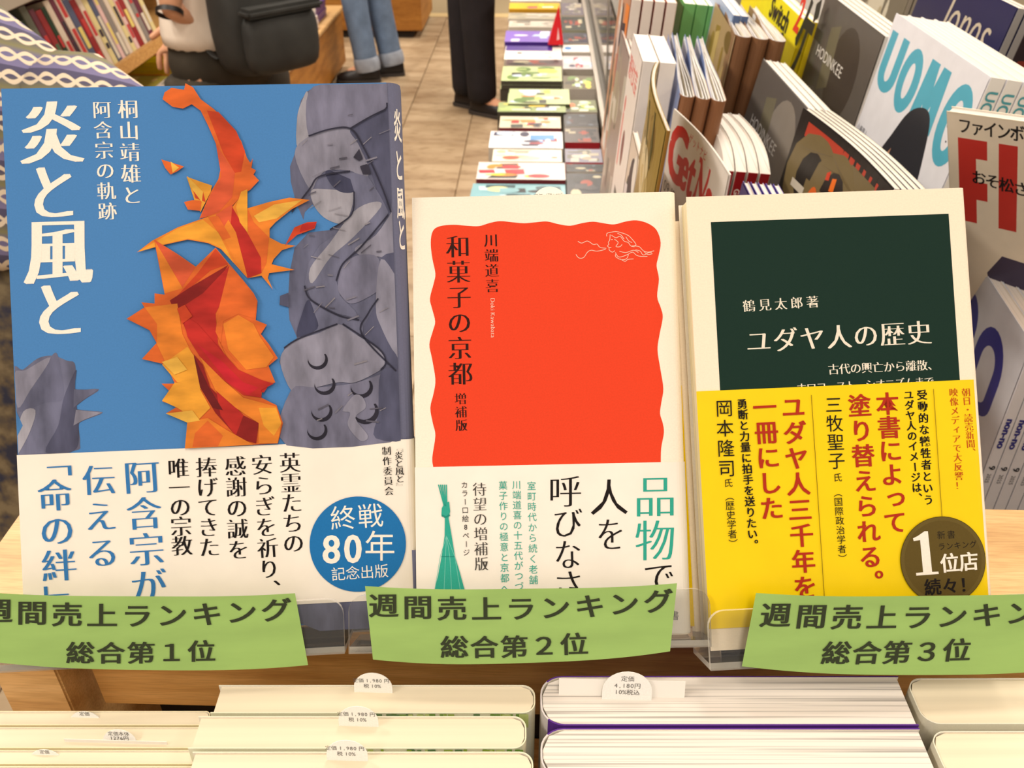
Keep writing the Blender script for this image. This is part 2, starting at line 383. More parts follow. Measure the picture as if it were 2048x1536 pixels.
# ---- first book: blue cover with paper collage
BLUE = (76, 132, 192)
b1 = thing('book', 'large blue paperback with orange flame and grey collage above the first green slip', 'book', F1)
book_body(b1, 0.150, 0.210, 0.016, 'R', 0.005, 0.0006, front=BLUE, spc=(108, 110, 134), pages=M_pwhite, arc=0)
def c1(*p): return [(x * 0.5079, 140 + y * 0.5079) for x, y in p]
g = Ink(F1, 0.00006, step=0.000025); G = [(110, 112, 138), (128, 128, 152), (148, 147, 166), (90, 92, 118), (116, 118, 144), (170, 168, 180), (70, 72, 98)]
edge = lambda u, v: 0.0 if u < 0.070 else -0.005 + math.sqrt(max(0, 0.00502 ** 2 - (u - 0.070) ** 2))
def gp(ci, *p):
    q = [g.L(*a) for a in c1(*(spline(p, 4, True) if 5 <= len(p) < 18 else p))]
    g.poly([(min(0.0703, max(-0.0747, u)), min(0.2096, v)) for u, v in q], G[ci] if isinstance(ci, int) else ci, True)
# right-hand grey figure
ur = loc(F1, 803, 500)[0]
gp(0, (1210, 84), (1250, 62), (1330, 52), (1430, 46), (1540, 43), (1572, 60), (1583, 110), (1596, 300), (1614, 640), (1622, 760), (1640, 1440), (1130, 1478), (1145, 1260), (1100, 1150), (1120, 1095), (1170, 1055), (1140, 985), (1136, 935), (1105, 925), (1102, 890), (1136, 878), (1140, 800), (1160, 700), (1215, 640), (1300, 630), (1345, 600), (1290, 590), (1230, 530), (1200, 560), (1195, 590), (1165, 520), (1145, 440), (1142, 380), (1168, 310), (1170, 180), (1185, 120))
g.poly([(545, 1225), (640, 1262), (845, 1250), (845, 1100), (600, 1100)], G[4]); gp(5, (1170, 190), (1190, 120), (1213, 90), (1216, 250), (1260, 235), (1175, 310))
gp(1, (1216, 84), (1330, 54), (1540, 46), (1572, 62), (1580, 120), (1460, 185), (1380, 232), (1290, 236), (1216, 262))
gp(2, (1216, 262), (1300, 234), (1400, 240), (1430, 300), (1455, 400), (1420, 440), (1390, 400), (1290, 395), (1250, 430), (1220, 470), (1160, 330))
gp(3, (1380, 232), (1470, 185), (1580, 130), (1598, 330), (1536, 560), (1500, 520), (1460, 400), (1410, 290))
gp(5, (1225, 475), (1290, 470), (1380, 480), (1395, 500), (1360, 600), (1290, 590), (1240, 540))
gp(6, (1283, 398), (1340, 400), (1385, 440), (1392, 480), (1340, 480), (1300, 445))
gp(4, (1300, 395), (1395, 405), (1450, 420), (1500, 500), (1530, 560), (1500, 620), (1420, 690), (1350, 760), (1325, 830), (1340, 890), (1400, 950), (1415, 980), (1330, 960), (1225, 905), (1200, 840), (1215, 760), (1260, 690), (1350, 630), (1385, 560), (1395, 480), (1380, 430))
gp(5, (1390, 560), (1470, 520), (1500, 540), (1390, 660), (1300, 740), (1230, 840), (1222, 780), (1300, 680))
gp(2, (1400, 700), (1480, 650), (1560, 540), (1600, 560), (1590, 740), (1490, 735), (1420, 730))
gp(1, (1330, 850), (1350, 770), (1410, 730), (1490, 740), (1500, 850), (1440, 900), (1380, 920), (1345, 890))
gp(3, (1500, 740), (1600, 760), (1612, 1100), (1560, 1185), (1520, 1140), (1430, 1040), (1490, 900))
gp(2, (1500, 745), (1570, 830), (1612, 900), (1616, 1120), (1560, 1120), (1500, 1010), (1480, 930))
gp(4, (1220, 910), (1330, 965), (1415, 985), (1425, 1040), (1350, 1040), (1180, 1055), (1200, 1000))
gp(6, (1170, 1050), (1250, 1020), (1240, 960), (1215, 905), (1190, 960))
gp(2, (1104, 1150), (1130, 1090), (1180, 1058), (1260, 1035), (1330, 1000), (1400, 1040), (1490, 1100), (1520, 1150), (1500, 1180), (1400, 1230), (1330, 1230), (1200, 1260), (1146, 1260))
gp(1, (1146, 1262), (1250, 1250), (1400, 1232), (1560, 1185), (1625, 1260), (1642, 1440), (1130, 1478))
gp(3, (1500, 1190), (1570, 1180), (1630, 1250), (1640, 1440), (1480, 1450), (1490, 1350))
for cx, cy, r in ((1252, 1142, 40), (1280, 1240, 42), (1268, 1345, 42), (1250, 1420, 40), (1425, 1250, 44), (1440, 1345, 52)):
    q = [(cx + r * math.cos(a), cy + r * math.sin(a) * 0.95) for a in [math.radians(x) for x in range(-40, 185, 15)]] + [(cx + r * 0.85 * math.cos(a) - r * 0.12, cy - r * 0.18 + r * 0.8 * math.sin(a)) for a in [math.radians(x) for x in range(180, -45, -15)]]
    gp((46, 44, 58), *q)
gp(2, (1380, 1350), (1350, 1340), (1395, 1280), (1430, 1290), (1440, 1330), (1400, 1370), (1450, 1440), (1420, 1460), (1370, 1400))
gp((60, 58, 74), (1392, 345), (1415, 312), (1430, 350), (1415, 360)); gp((60, 58, 74), (1418, 380), (1450, 370), (1462, 410), (1430, 412))
gp(3, (1102, 925), (1104, 890), (1136, 878), (1140, 935))
for pts in (((1380, 232), (1470, 180), (1580, 130)), ((1216, 262), (1300, 235), (1380, 232), (1430, 300), (1500, 450), (1540, 560)), ((1150, 560), (1220, 470), (1260, 420), (1380, 400)), ((1300, 630), (1385, 570), (1395, 480)), ((1200, 850), (1225, 905), (1330, 965), (1415, 985)), ((1120, 1095), (1180, 1057), (1330, 1000)), ((1500, 1180), (1520, 1150), (1490, 1095), (1350, 1000)), ((1325, 830), (1350, 765), (1420, 700), (1530, 570)), ((1490, 900), (1450, 960), (1425, 1040), (1560, 1185))):
    g.stroke([(min(0.0700, a), b) for a, b in (g.L(*q_) for q_ in c1(*spline(pts, 5)))], 0.0006, (50, 50, 68), True)
g.up()
for i in range(46):
    x, y = random.uniform(1190, 1500), random.uniform(100, 1400); a = random.uniform(-0.9, 0.3); L = random.uniform(18, 60)
    g.stroke(c1((x, y), (x + L * math.cos(a), y + L * math.sin(a))), random.uniform(0.0002, 0.0007), random.choice([(150, 146, 156), (132, 130, 146), (98, 96, 112)]))
g.build('grey_collage_print', M_scales, b1)
g = Ink(F1, 0.00006, step=0.000025)
# lower-left grey shape
gp(4, (52, 1190), (90, 1180), (150, 1135), (210, 1125), (265, 1145), (290, 1150), (298, 1180), (292, 1255), (390, 1257), (330, 1300), (300, 1335), (405, 1348), (330, 1380), (310, 1400), (315, 1470), (290, 1500), (66, 1515))
gp(0, (75, 1330), (130, 1250), (200, 1130), (230, 1130), (250, 1290), (180, 1310), (90, 1345))
gp(2, (58, 1195), (100, 1182), (200, 1132), (120, 1260), (70, 1330))
gp(5, (92, 1345), (140, 1340), (120, 1420), (70, 1510), (66, 1440))
gp(BLUE, (60, 1345), (90, 1400), (66, 1440))
gp(3, (252, 1290), (300, 1180), (296, 1255), (310, 1420), (290, 1500), (180, 1505), (230, 1400))
gp(0, (292, 1258), (388, 1259), (330, 1298), (290, 1330)); gp(2, (300, 1338), (403, 1349), (330, 1378), (290, 1400))
g.build('grey_corner_print', M_scales, b1)
f = Ink(F1, 0.0010, step=0.00002)
OR = [(232, 110, 48), (240, 138, 50), (244, 168, 58), (214, 74, 40), (196, 48, 42), (150, 36, 34), (247, 190, 80), (226, 96, 60)]
def fp(ci, *p): f.poly(c1(*p), OR[ci] if isinstance(ci, int) else ci)
fp(0, (640, 115), (648, 88), (675, 70), (725, 78), (730, 52), (760, 68), (790, 115), (840, 152), (900, 210), (950, 280), (972, 345), (985, 365), (996, 348), (990, 385), (1008, 395), (998, 412), (1020, 435), (985, 472), (955, 490), (915, 535), (850, 570), (785, 585), (830, 480), (860, 430), (870, 380), (850, 290), (820, 220), (790, 160), (755, 135), (720, 152), (680, 145))
fp(3, (815, 160), (860, 165), (930, 240), (965, 320), (950, 400), (925, 405), (880, 330), (850, 250))
fp(7, (850, 290), (925, 405), (915, 500), (860, 560), (790, 584), (830, 490), (872, 420))
fp(0, (635, 352), (725, 380), (700, 398), (672, 412), (650, 385)); fp(6, (672, 360), (705, 385), (680, 405))
fp(2, (735, 420), (790, 440), (835, 455), (830, 480), (790, 560), (765, 510)); fp(0, (725, 520), (760, 512), (795, 515), (790, 555), (740, 550)); fp(3, (760, 470), (800, 480), (810, 520), (770, 505))
fp(6, (738, 418), (800, 480), (795, 520), (750, 460))
fp(1, (540, 718), (600, 672), (700, 620), (790, 588), (860, 565), (915, 540), (970, 470), (975, 545), (1060, 520), (1140, 503), (1220, 512), (1150, 548), (1085, 600), (1062, 625), (1062, 660), (1110, 685), (1165, 692), (1110, 710), (1078, 745), (1070, 765), (1160, 787), (1060, 800), (1055, 820), (1075, 865), (1030, 810), (975, 820), (930, 770), (870, 705), (820, 682), (740, 668), (640, 690))
fp(2, (545, 716), (700, 625), (800, 590), (860, 640), (920, 760), (870, 700), (820, 678), (740, 664), (640, 688))
fp(6, (1000, 575), (1080, 530), (1190, 512), (1090, 585), (1020, 600)); fp(0, (975, 545), (1000, 600), (1060, 660), (1050, 760), (1030, 800), (980, 690))
fp(7, (850, 570), (915, 530), (930, 620), (985, 700), (960, 760), (905, 660))
fp(4, (915, 540), (985, 660), (1028, 740), (1030, 800), (975, 820), (940, 740), (905, 650)); fp(2, (950, 480), (975, 470), (975, 640), (945, 600), (930, 540))
fp(1, (900, 590), (930, 640), (975, 815), (930, 760), (870, 640)); fp(0, (820, 580), (860, 575), (910, 660), (880, 670))
fp(3, (1123, 692), (1160, 620), (1210, 600), (1248, 598), (1240, 625), (1170, 650)); fp(4, (1190, 608), (1248, 600), (1238, 622), (1180, 640))
fp(0, (608, 668), (700, 725), (772, 775), (850, 700), (900, 760), (960, 830), (1000, 880), (1015, 910), (1008, 985), (1052, 1003), (1028, 1040), (1060, 1080), (1095, 1135), (1058, 1165), (1085, 1230), (1035, 1245), (1030, 1290), (1090, 1320), (1115, 1390), (1095, 1470), (730, 1490), (750, 1440), (740, 1385), (655, 1352), (700, 1325), (640, 1305), (680, 1275), (637, 1235), (690, 1235), (655, 1160), (560, 1138), (618, 1075), (590, 1025), (500, 980), (570, 935), (558, 915), (610, 920), (610, 880), (650, 885))
fp(1, (612, 672), (720, 860), (650, 880)); fp(7, (608, 668), (700, 728), (770, 778), (720, 855))
fp(3, (690, 900), (780, 800), (850, 705), (900, 765), (830, 790), (760, 850)); fp(5, (670, 908), (760, 850), (900, 768), (880, 800), (800, 880), (690, 950))
fp(4, (700, 945), (800, 880), (905, 770), (900, 860), (850, 960), (860, 1080), (930, 1190), (1060, 1240), (1040, 1270), (940, 1250), (830, 1160), (740, 1040))
fp(0, (905, 770), (960, 830), (1012, 910), (1005, 980), (940, 960), (880, 990), (870, 1080), (930, 1150), (960, 1180), (900, 1140), (850, 1030), (865, 930))
fp(1, (880, 1000), (940, 965), (1000, 1000), (1025, 1050), (1080, 1130), (1050, 1170), (970, 1180), (900, 1100))
fp(1, (570, 935), (700, 920), (720, 1040), (780, 1160), (740, 1180), (660, 1165), (620, 1080)); fp(0, (505, 978), (572, 936), (620, 1000), (620, 1075), (592, 1024))
fp(2, (640, 1160), (740, 1090), (790, 1160), (800, 1260), (760, 1240), (700, 1230)); fp(2, (690, 1230), (780, 1240), (830, 1330), (780, 1380), (700, 1330), (640, 1302))
fp(5, (765, 1120), (800, 1160), (830, 1250), (920, 1340), (1020, 1390), (1010, 1470), (940, 1450), (850, 1350), (790, 1250)); fp(4, (850, 1240), (900, 1290), (960, 1360), (930, 1440), (870, 1360)); fp((112, 30, 32), (765, 1125), (820, 1240), (880, 1340), (840, 1330), (790, 1250))
fp(4, (720, 960), (780, 1000), (860, 1090), (940, 1180), (1030, 1220), (1080, 1235), (1030, 1260), (1030, 1290), (960, 1280), (880, 1220), (790, 1130), (740, 1050)); fp((208, 40, 52), (780, 1080), (880, 1150), (960, 1230), (1020, 1250), (980, 1280), (900, 1230))
fp(1, (790, 1130), (880, 1220), (960, 1290), (1090, 1325), (1110, 1390), (1095, 1470), (1020, 1470), (1020, 1390), (930, 1330), (850, 1260))
fp(2, (1020, 1330), (1088, 1330), (1110, 1390), (1080, 1440), (1040, 1400)); fp(1, (740, 1385), (820, 1370), (900, 1420), (1000, 1475), (730, 1490)); fp(0, (770, 1430), (820, 1380), (880, 1440), (860, 1482), (760, 1485)); fp(6, (655, 1352), (760, 1340), (790, 1380), (740, 1388))
fp(3, (700, 940), (730, 925), (760, 970), (720, 1000)); fp(6, (640, 1150), (700, 1130), (740, 1180), (690, 1200))
f.build('flame_collage_print', M_flame, b1)
t = Ink(F1, 0.0001)
for ch, x0, y0, x1, y1 in (('炎', 45, 203, 165, 326), ('と', 72, 334, 143, 434), ('風', 52, 443, 182, 567), ('と', 82, 570, 158, 668)): t.fit(ch, x0, y0, x1, y1, WHT, 'title', -0.03)
t.line('桐山靖雄と', (256, 219), (264, 391), 42, WHT); t.line('阿含宗の軌跡', (204, 220), (215, 423), 39, WHT)
t.build('title_lettering', M_print, b1)
def band(par, F, w, t_, v0, v1, col, name='paper_band'):
    e = 0.0004; r = 0.0035
    prof = [(-w / 2 - 0.0002, e), (0, e), (w / 2 - r, e)] + [(w / 2 - r + (r + e) * math.sin(k * math.pi / 12), -r + (r + e) * math.cos(k * math.pi / 12)) for k in range(1, 7)]
    prof += [(w / 2 + e, -t_ + r)] + [(w / 2 - r + (r + e) * math.cos(k * math.pi / 12), -t_ + r - (r + e) * math.sin(k * math.pi / 12)) for k in range(1, 7)] + [(-w / 2, -t_ - e)]
    m = MB(); m.ribbon(prof, 0.0002, v1 - v0, [col], v0); return m.build(name, M_gloss, par, recalc=True)
vt = loc(F1, 430, 894)[1]; vb = loc(F1, 660, 1205)[1]
o1 = band(b1, F1, 0.150, 0.016, vb, vt, WHT)
t = Ink(F1, 0.0005); BL = (56, 122, 184)
t.line('英霊たちの', (580, 926), (587, 1087), 44, BLK); t.line('安らぎを祈り、', (524, 930), (541, 1180), 44, BLK); t.line('感謝の誠を', (471, 933), (477, 1100), 44, BLK)
t.line('捧げてきた', (413, 935), (419, 1095), 44, BLK); t.line('唯一の宗教', (357, 937), (364, 1092), 44, BLK)
t.line('阿含宗が', (284, 955), (298, 1172), 74, BL); t.line('伝える', (198, 961), (205, 1106), 68, BL); t.line('「命の絆」', (106, 921), (123, 1202), 72, BL)
t.line('『炎と風と』', (797, 896), (801, 973), 18, BLK); t.line('制作委員会', (773, 902), (778, 982), 19, BLK)
t.disc(716, 1088, 96, (36, 116, 180)); t.line('終戦', (686, 1036), (741, 1032), 52, WHT, 'gothic', False)
t.fit('8', 645, 1070, 681, 1127, WHT, 'bold'); t.fit('0', 688, 1069, 724, 1126, WHT, 'bold'); t.fit('年', 730, 1061, 790, 1121, WHT, 'gothic'); t.line('記念出版', (677, 1148), (763, 1142), 29, WHT, 'gothic', False)
t.build('band_lettering', M_print, o1)
# spine lettering of the blue book, on the rounded spine edge
sp = Ink(F1, 0.00004, zf=lambda u, v: -0.005 + math.sqrt(max(0, 0.0051 ** 2 - max(0, u - 0.070) ** 2)))
for ch, y in (('炎', 250), ('と', 330), ('風', 405), ('と', 470)):
    c = sp.L(804 + (y - 250) * 0.05, y); sp.char(ch, (0.0736, c[1]), (0.0028, 0), (0, 0.0135), 'bold', WHT); sp.layer += 1
sp.build('spine_lettering', M_print, b1)

# ---- second book: vermilion cover
VER = (232, 70, 40)
b2 = thing('book', 'slim cream paperback with a vermilion wavy-edged panel above the second green slip', 'book', F2)
book_body(b2, 0.105, 0.173, 0.012, 'R', 0.0032, 0.0004, front=(250, 240, 222), pages=M_pcream)
def c6(*p): return [(810 + x * 0.3841, 370 + y * 0.3841) for x, y in p]
lft = [(150, 1520), (148, 1475), (142, 1420), (158, 1305), (145, 1240), (132, 1160), (150, 1080), (158, 1010), (140, 900), (127, 830), (145, 760), (157, 710), (140, 640), (130, 590), (150, 510), (158, 460), (142, 380), (134, 300), (145, 240), (180, 215)]
top = [(250, 207), (320, 212), (385, 214), (440, 198), (495, 188), (560, 194), (620, 199), (680, 194), (740, 190), (800, 204), (860, 212), (920, 199), (980, 191), (1040, 200), (1090, 205), (1150, 190), (1205, 184), (1265, 200), (1310, 235)]
rgt = [(1331, 300), (1320, 370), (1310, 420), (1322, 490), (1313, 580), (1332, 640), (1342, 690), (1325, 780), (1315, 860), (1330, 960), (1345, 1060), (1335, 1130), (1328, 1190), (1342, 1240), (1348, 1290), (1334, 1370), (1332, 1450), (1333, 1520)]
t = Ink(F2, 0.00006); t.poly(c6(*spline(lft + top + rgt, 4)), VER)
DK = (52, 26, 22); PK = (246, 206, 186)
t.line('和菓子の京都', (916, 494), (921, 748), 50, DK); t.line('増補版', (921, 798), (923, 851), 25, DK); t.line('川端道喜', (982, 481), (985, 572), 29, DK)
o_ = t.L(981, 596); e_ = Vector(t.L(982, 682)) - Vector(o_); t.word('Doki Kawabata', o_, e_.normalized(), 0.0017, PK, 'light', 0.96)
for pts in (((900, 293), (920, 303), (950, 292), (980, 310), (1000, 308), (1015, 325), (1048, 330)), ((890, 362), (905, 380), (930, 378), (950, 350), (970, 340), (1000, 345), (1045, 335)),
    ((1050, 268), (1052, 252), (1075, 246), (1100, 243), (1130, 250), (1160, 262), (1180, 280), (1203, 312), (1178, 318)), ((1068, 258), (1066, 285), (1058, 300), (1062, 308), (1054, 318), (1062, 326), (1064, 340), (1080, 350), (1092, 342)),
    ((1075, 262), (1098, 275), (1120, 268), (1140, 292), (1162, 300), (1176, 318), (1195, 322)), ((1090, 282), (1110, 300), (1098, 320), (1118, 322), (1130, 310)), ((1106, 252), (1126, 262), (1140, 282)), ((1150, 270), (1165, 292), (1182, 300)),
    ((1195, 318), (1220, 322), (1240, 342), (1265, 350), (1297, 343)), ((1200, 338), (1225, 345), (1240, 365), (1270, 352), (1285, 352)), ((1095, 352), (1112, 375), (1140, 370), (1162, 362), (1152, 385), (1122, 388), (1096, 372), (1100, 356)), ((1160, 362), (1185, 350), (1205, 366), (1228, 372), (1262, 372)),
    ((1120, 385), (1145, 398), (1160, 388), (1190, 385)), ((1116, 345), (1150, 352), (1190, 340), (1215, 352)), ((1072, 285), (1082, 284)), ((1064, 326), (1074, 326)), ((1240, 342), (1262, 362), (1288, 358))):
    t.stroke(c6(*spline(pts, 4)), 0.00024, PK)
t.build('cover_print', M_print, b2)
vt = loc(F2, 1100, 929)[1]; o2 = band(b2, F2, 0.105, 0.012, 0.0005, vt, (246, 240, 228))
t = Ink(F2, 0.0005); TL = (52, 168, 148)
for ch, a in (('品', (1274, 956, 1347, 1032)), ('物', (1271, 1041, 1348, 1120))): t.fit(ch, *a, TL, 'light', -0.02)
for ch, a in (('で', (1290, 1131, 1346, 1188)), ('人', (1180, 959, 1257, 1029)), ('を', (1197, 1039, 1244, 1098)), ('呼', (1101, 953, 1162, 1013)), ('び', (1109, 1018, 1164, 1073)), ('な', (1112, 1082, 1160, 1136)), ('さ', (1114, 1143, 1160, 1197))): t.fit(ch, *a, BLK, 'light' if ch != '人' else 'gothic', -0.02)
t.line('室町時代から続く老舗', (1063, 972), (1067, 1160), 18.5, TL, 'gothic'); t.line('川端道喜の十五代がつづる', (1033, 970), (1039, 1193), 18.5, TL, 'gothic'); t.line('菓子作りの極意と京都へ', (1006, 971), (1010, 1177), 18.5, TL, 'gothic')
t.line('待望の増補版', (959, 979), (963, 1128), 29, (70, 66, 62), 'light'); t.line('カラー口絵8ページ', (929, 970), (933, 1105), 14, BLK, 'gothic'); t.line('書', (1349, 1231), (1349, 1231), 19, (130, 130, 128), 'gothic')
def c3(*p): return [(720 + x * 0.4401, 860 + y * 0.4401) for x, y in p]
t.poly(c3((383, 335), (405, 325), (410, 370), (403, 400), (415, 470), (432, 575), (452, 640), (478, 735), (495, 800), (320, 800), (338, 730), (355, 660), (370, 580), (385, 480), (386, 400), (370, 388), (372, 355)), TL)
for i, x in enumerate((357, 366, 374, 383, 392)): t.stroke(c3((x, 248), (383 + i * 3, 345)), 0.00045, TL)
for x in (376, 392, 405, 420): t.stroke(c3((393, 480), (x + (x - 398) * 0.5, 575), (x + (x - 398) * 1.7, 735)), 0.0002, (120, 200, 184))
t.stroke(c3((372, 388), (392, 396), (408, 385)), 0.0007, (38, 140, 124)); t.stroke(c3((370, 575), (432, 575)), 0.0004, (38, 140, 124))
t.build('band_lettering', M_print, o2)

# ---- third book: dark green panel, yellow band
b3 = thing('book', 'slim cream paperback with dark green panel and yellow band above the third green slip', 'book', F3)
book_body(b3, 0.110, 0.173, 0.0135, 'R', 0.002, 0.0004, front=(250, 236, 212), pages=M_pcream)
def gl(x, y): return loc(F3, x, y)
t = Ink(F3, 0.00006); a = gl(1421, 448); b = gl(1896, 424); u1 = (gl(1421, 448)[0] + gl(1441, 782)[0]) / 2; u2 = (b[0] + gl(1920, 755)[0]) / 2
t.rect(u1, 0.07, u2, (a[1] + b[1]) / 2, (26, 50, 42))
CRM = (238, 230, 212)
t.line('鶴見太郎著', (1498, 612), (1625, 604), 26, CRM, 'mincho', False); t.line('ユダヤ人の歴史', (1517, 683), (1838, 666), 52, CRM, 'mincho', False)
t.line('古代の興亡から離散、', (1667, 739), (1866, 730), 23, CRM, 'mincho', False); t.line('ホロコースト、シオニズムまで', (1603, 776), (1858, 763), 21, CRM, 'mincho', False)
t.build('cover_print', M_print, b3)
vt = loc(F3, 1670, 771)[1]; vb = loc(F3, 1450, 1256)[1]; YEL = (246, 212, 14)
o3 = band(b3, F3, 0.110, 0.0135, vb, vt, YEL)
t = Ink(F3, 0.0005); RD = (178, 50, 30)
t.line('朝日・読売新聞、', (1932, 785), (1943, 905), 18, (196, 84, 30), 'mincho'); t.line('映像メディアで大反響！', (1907, 785), (1919, 971), 18, (196, 84, 30), 'mincho')
t.line('受動的な犠牲者という', (1844, 790), (1857, 1000), 21, BLK, 'bold'); t.line('ユダヤ人のイメージは、', (1817, 790), (1835, 996), 20, BLK, 'bold')
t.line('本書によって', (1775, 808), (1790, 1045), 47, RD, 'bold'); t.line('塗り替えられる。', (1719, 812), (1744, 1165), 47, RD, 'bold')
t.line('三牧聖子', (1667, 810), (1673, 922), 35, BLK, 'gothic'); t.line('氏', (1675, 955), (1675, 955), 18, BLK, 'gothic'); t.line('（国際政治学者）', (1675, 985), (1685, 1117), 18, BLK, 'gothic')
t.line('ユダヤ人三千年を', (1586, 815), (1610, 1175), 48, RD, 'bold'); t.line('一冊にした', (1529, 815), (1543, 1017), 48, RD, 'bold')
t.line('勇断と力量に拍手を送りたい。', (1484, 808), (1506, 1090), 21, BLK, 'bold'); t.line('岡本隆司', (1448, 817), (1453, 937), 36, BLK, 'gothic'); t.line('氏', (1456, 966), (1456, 966), 18, BLK, 'gothic'); t.line('（歴史学者）', (1458, 992), (1466, 1087), 19, BLK, 'gothic')
t.stroke([(1622, 790), (1648, 1194)], 0.0002, (120, 96, 20)); t.stroke([(1866, 778), (1883, 1033)], 0.0002, (120, 96, 20)); t.up()
t.disc(1885, 1120, 85, (60, 50, 24)); t.disc(1885, 1120, 84, (104, 88, 44)); t.disc(1885, 1120, 77, (96, 80, 38))
def c4(*p): return [(1340 + x * 0.3385, 700 + y * 0.3385) for x, y in p]
t.poly(c4((1432, 1112), (1460, 1098), (1500, 1070), (1520, 1070), (1545, 1310), (1582, 1308), (1584, 1322), (1452, 1332), (1450, 1316), (1492, 1312), (1474, 1122), (1436, 1128)), WHT)
t.line('新書', (1881, 1070), (1901, 1069), 17, BLK, 'gothic', False); t.line('ランキング', (1882, 1093), (1945, 1088), 15, BLK, 'gothic', False)
t.line('位店', (1898, 1126), (1936, 1123), 39, WHT, 'bold', False); t.line('続々！', (1864, 1174), (1934, 1169), 34, BLK, 'bold', False)
t.build('band_lettering', M_print, o3)
# loose fore-edge flap of the third book, standing a little open on the left
m = MB(); q = []
m.ribbon([(-0.0578, -0.016), (-0.0568, -0.0148), (-0.053, -0.0142)], 0.0003, 0.166, [(250, 236, 212)], 0.001); m.build('back_cover_flap', M_print, b3, recalc=True)
m = MB(); m.ribbon([(-0.0584, -0.0164), (-0.0572, -0.0152), (-0.0535, -0.0146)], 0.0002, 0.095, [YEL], 0.006); m.build('yellow_band_flap', M_print, b3, recalc=True)

# ================================================================ acrylic stands and green ranking slips
def stand(F, zl, pxs, label, pr):
    # pxs: lip left x, right x at the lip bottom, row y; zl lip plane in front of the cover
    st = thing('acrylic_stand', label, 'book stand', F)
    (xl, yl), (xr, yr) = pxs; ul = loc(F, xl, yl, zl)[0]; u_r = loc(F, xr, yr, zl)[0]; vb = (loc(F, xl, yl, zl)[1] + loc(F, xr, yr, zl)[1]) / 2
    th = 0.0022; vtop = vb + pr['h']; r = 0.006
    def plate(name, out, z0, z1, flip=False):
        bm = bmesh.new(); vs = [bm.verts.new((x, y, z1)) for x, y in out]; fc = bm.faces.new(vs); e = bmesh.ops.extrude_face_region(bm, geom=[fc])
        for v in e['geom']:
            if isinstance(v, bmesh.types.BMVert): v.co.z = z0
        bmesh.ops.recalc_face_normals(bm, faces=bm.faces)
        for f_ in bm.faces: f_.material_index = (0 if abs(f_.normal.z) > 0.9 else 1) if not flip else (0 if abs(f_.normal.y) > 0.9 else 1)
        me = bpy.data.meshes.new(name); bm.to_mesh(me); bm.free(); return link(name, me, [M_acr, M_aedge], st)
    def rr(x0, y0, x1, y1, r):
        o = [(x0, y0), (x1, y0)]
        o += [(x1 - r + r * math.cos(a), y1 - r + r * math.sin(a)) for a in [k * math.pi / 12 for k in range(7)]]
        o += [(x0 + r - r * math.sin(a), y1 - r + r * math.cos(a)) for a in [k * math.pi / 12 for k in range(7)]]
        return o
    plate('front_lip', rr(ul, vb, u_r, vtop, r), zl - th, zl)
    zb = -pr['t'] - 0.002
    plate('ledge', [(ul, vb), (u_r, vb), (u_r, vb + th), (ul, vb + th)], zb - th, zl - th, True)
    bw = pr['w'] / 2 - 0.008
    plate('back_panel', rr(-bw, vb, bw, vb + 0.11, 0.008), zb - th, zb)
    # rear leg resting on the ledge top
    inv = F.inverted(); A = inv @ Vector((0, 0.325, 1.2005))
    B = inv @ Vector((0, 0.262, 1.2005))
    mid = (ul + u_r) / 2; m = MB()
    p1, p2, p3 = (vb + 0.0, zb - th), (B.y, min(B.z, zb - 0.012)), (A.y, A.z)
    for a_, b_ in ((p1, p2), (p2, p3)):
        i = len(m.v); dx, dy = b_[0] - a_[0], b_[1] - a_[1]; L = math.hypot(dx, dy); n_ = (-dy / L * 0.002, dx / L * 0.002)
        for x in (-bw, bw): m.v += [(x, a_[0], a_[1]), (x, b_[0], b_[1]), (x, b_[0] + n_[0], b_[1] + n_[1]), (x, a_[0] + n_[0], a_[1] + n_[1])]
        for fc in ((0, 1, 2, 3), (7, 6, 5, 4), (0, 4, 5, 1), (1, 5, 6, 2), (2, 6, 7, 3), (3, 7, 4, 0)): m.face([i + k for k in fc])
    m.build('rear_leg', M_acr, st, recalc=True)
    return st
stand(F1, 0.010, ((-75, 1335), (690, 1322)), 'clear acrylic book stand holding the large blue book', dict(h=0.021, t=0.016, w=0.15))
stand(F2, 0.009, ((697, 1300), (1424, 1302)), 'clear acrylic book stand holding the vermilion book', dict(h=0.0215, t=0.012, w=0.105))
stand(F3, 0.009, ((1421, 1325), (2150, 1318)), 'clear acrylic book stand holding the green and yellow book', dict(h=0.0215, t=0.0135, w=0.11))
def slip(F, z, quad, bow, label, lines):
    (TLp, TRp, BRp, BLp) = quad; c = [Vector(loc(F, *p, z)) for p in (TLp, TRp, BRp, BLp)]; uc = (c[0].x + c[1].x) / 2; hw = abs(c[1].x - c[0].x) / 2
    zf = lambda u, v: z + bow * (1 - min(1.2, ((u - uc) / hw) ** 2)); m = MB(); nx, ny = 24, 6
    for j in range(ny + 1):
        for i in range(nx + 1):
            s_, t_ = i / nx, j / ny; p = c[0].lerp(c[1], s_).lerp(c[3].lerp(c[2], s_), t_); b_ = 1 - (2 * s_ - 1) ** 2
            p.y -= b_ * (0.0016 + 0.0012 * t_) + 0.0002 * math.sin(s_ * 9); m.v.append((p.x, p.y, zf(p.x, p.y)))
    for j in range(ny):
        for i in range(nx): a_ = j * (nx + 1) + i; m.face([a_ + nx + 1, a_ + nx + 2, a_ + 1, a_])
    o = m.build('ranking_slip', M_green, None, F, True); tag(o, label, 'paper slip', None)
    k = Ink(F, 0.0003, zf=zf); k.L = lambda px, py: loc(F, px, py, z + bow * 0.6)
    for a_ in lines: k.line(*a_[0], **a_[1])
    k.build('lettering', M_print, o)
    return o
INKG = (54, 60, 42)
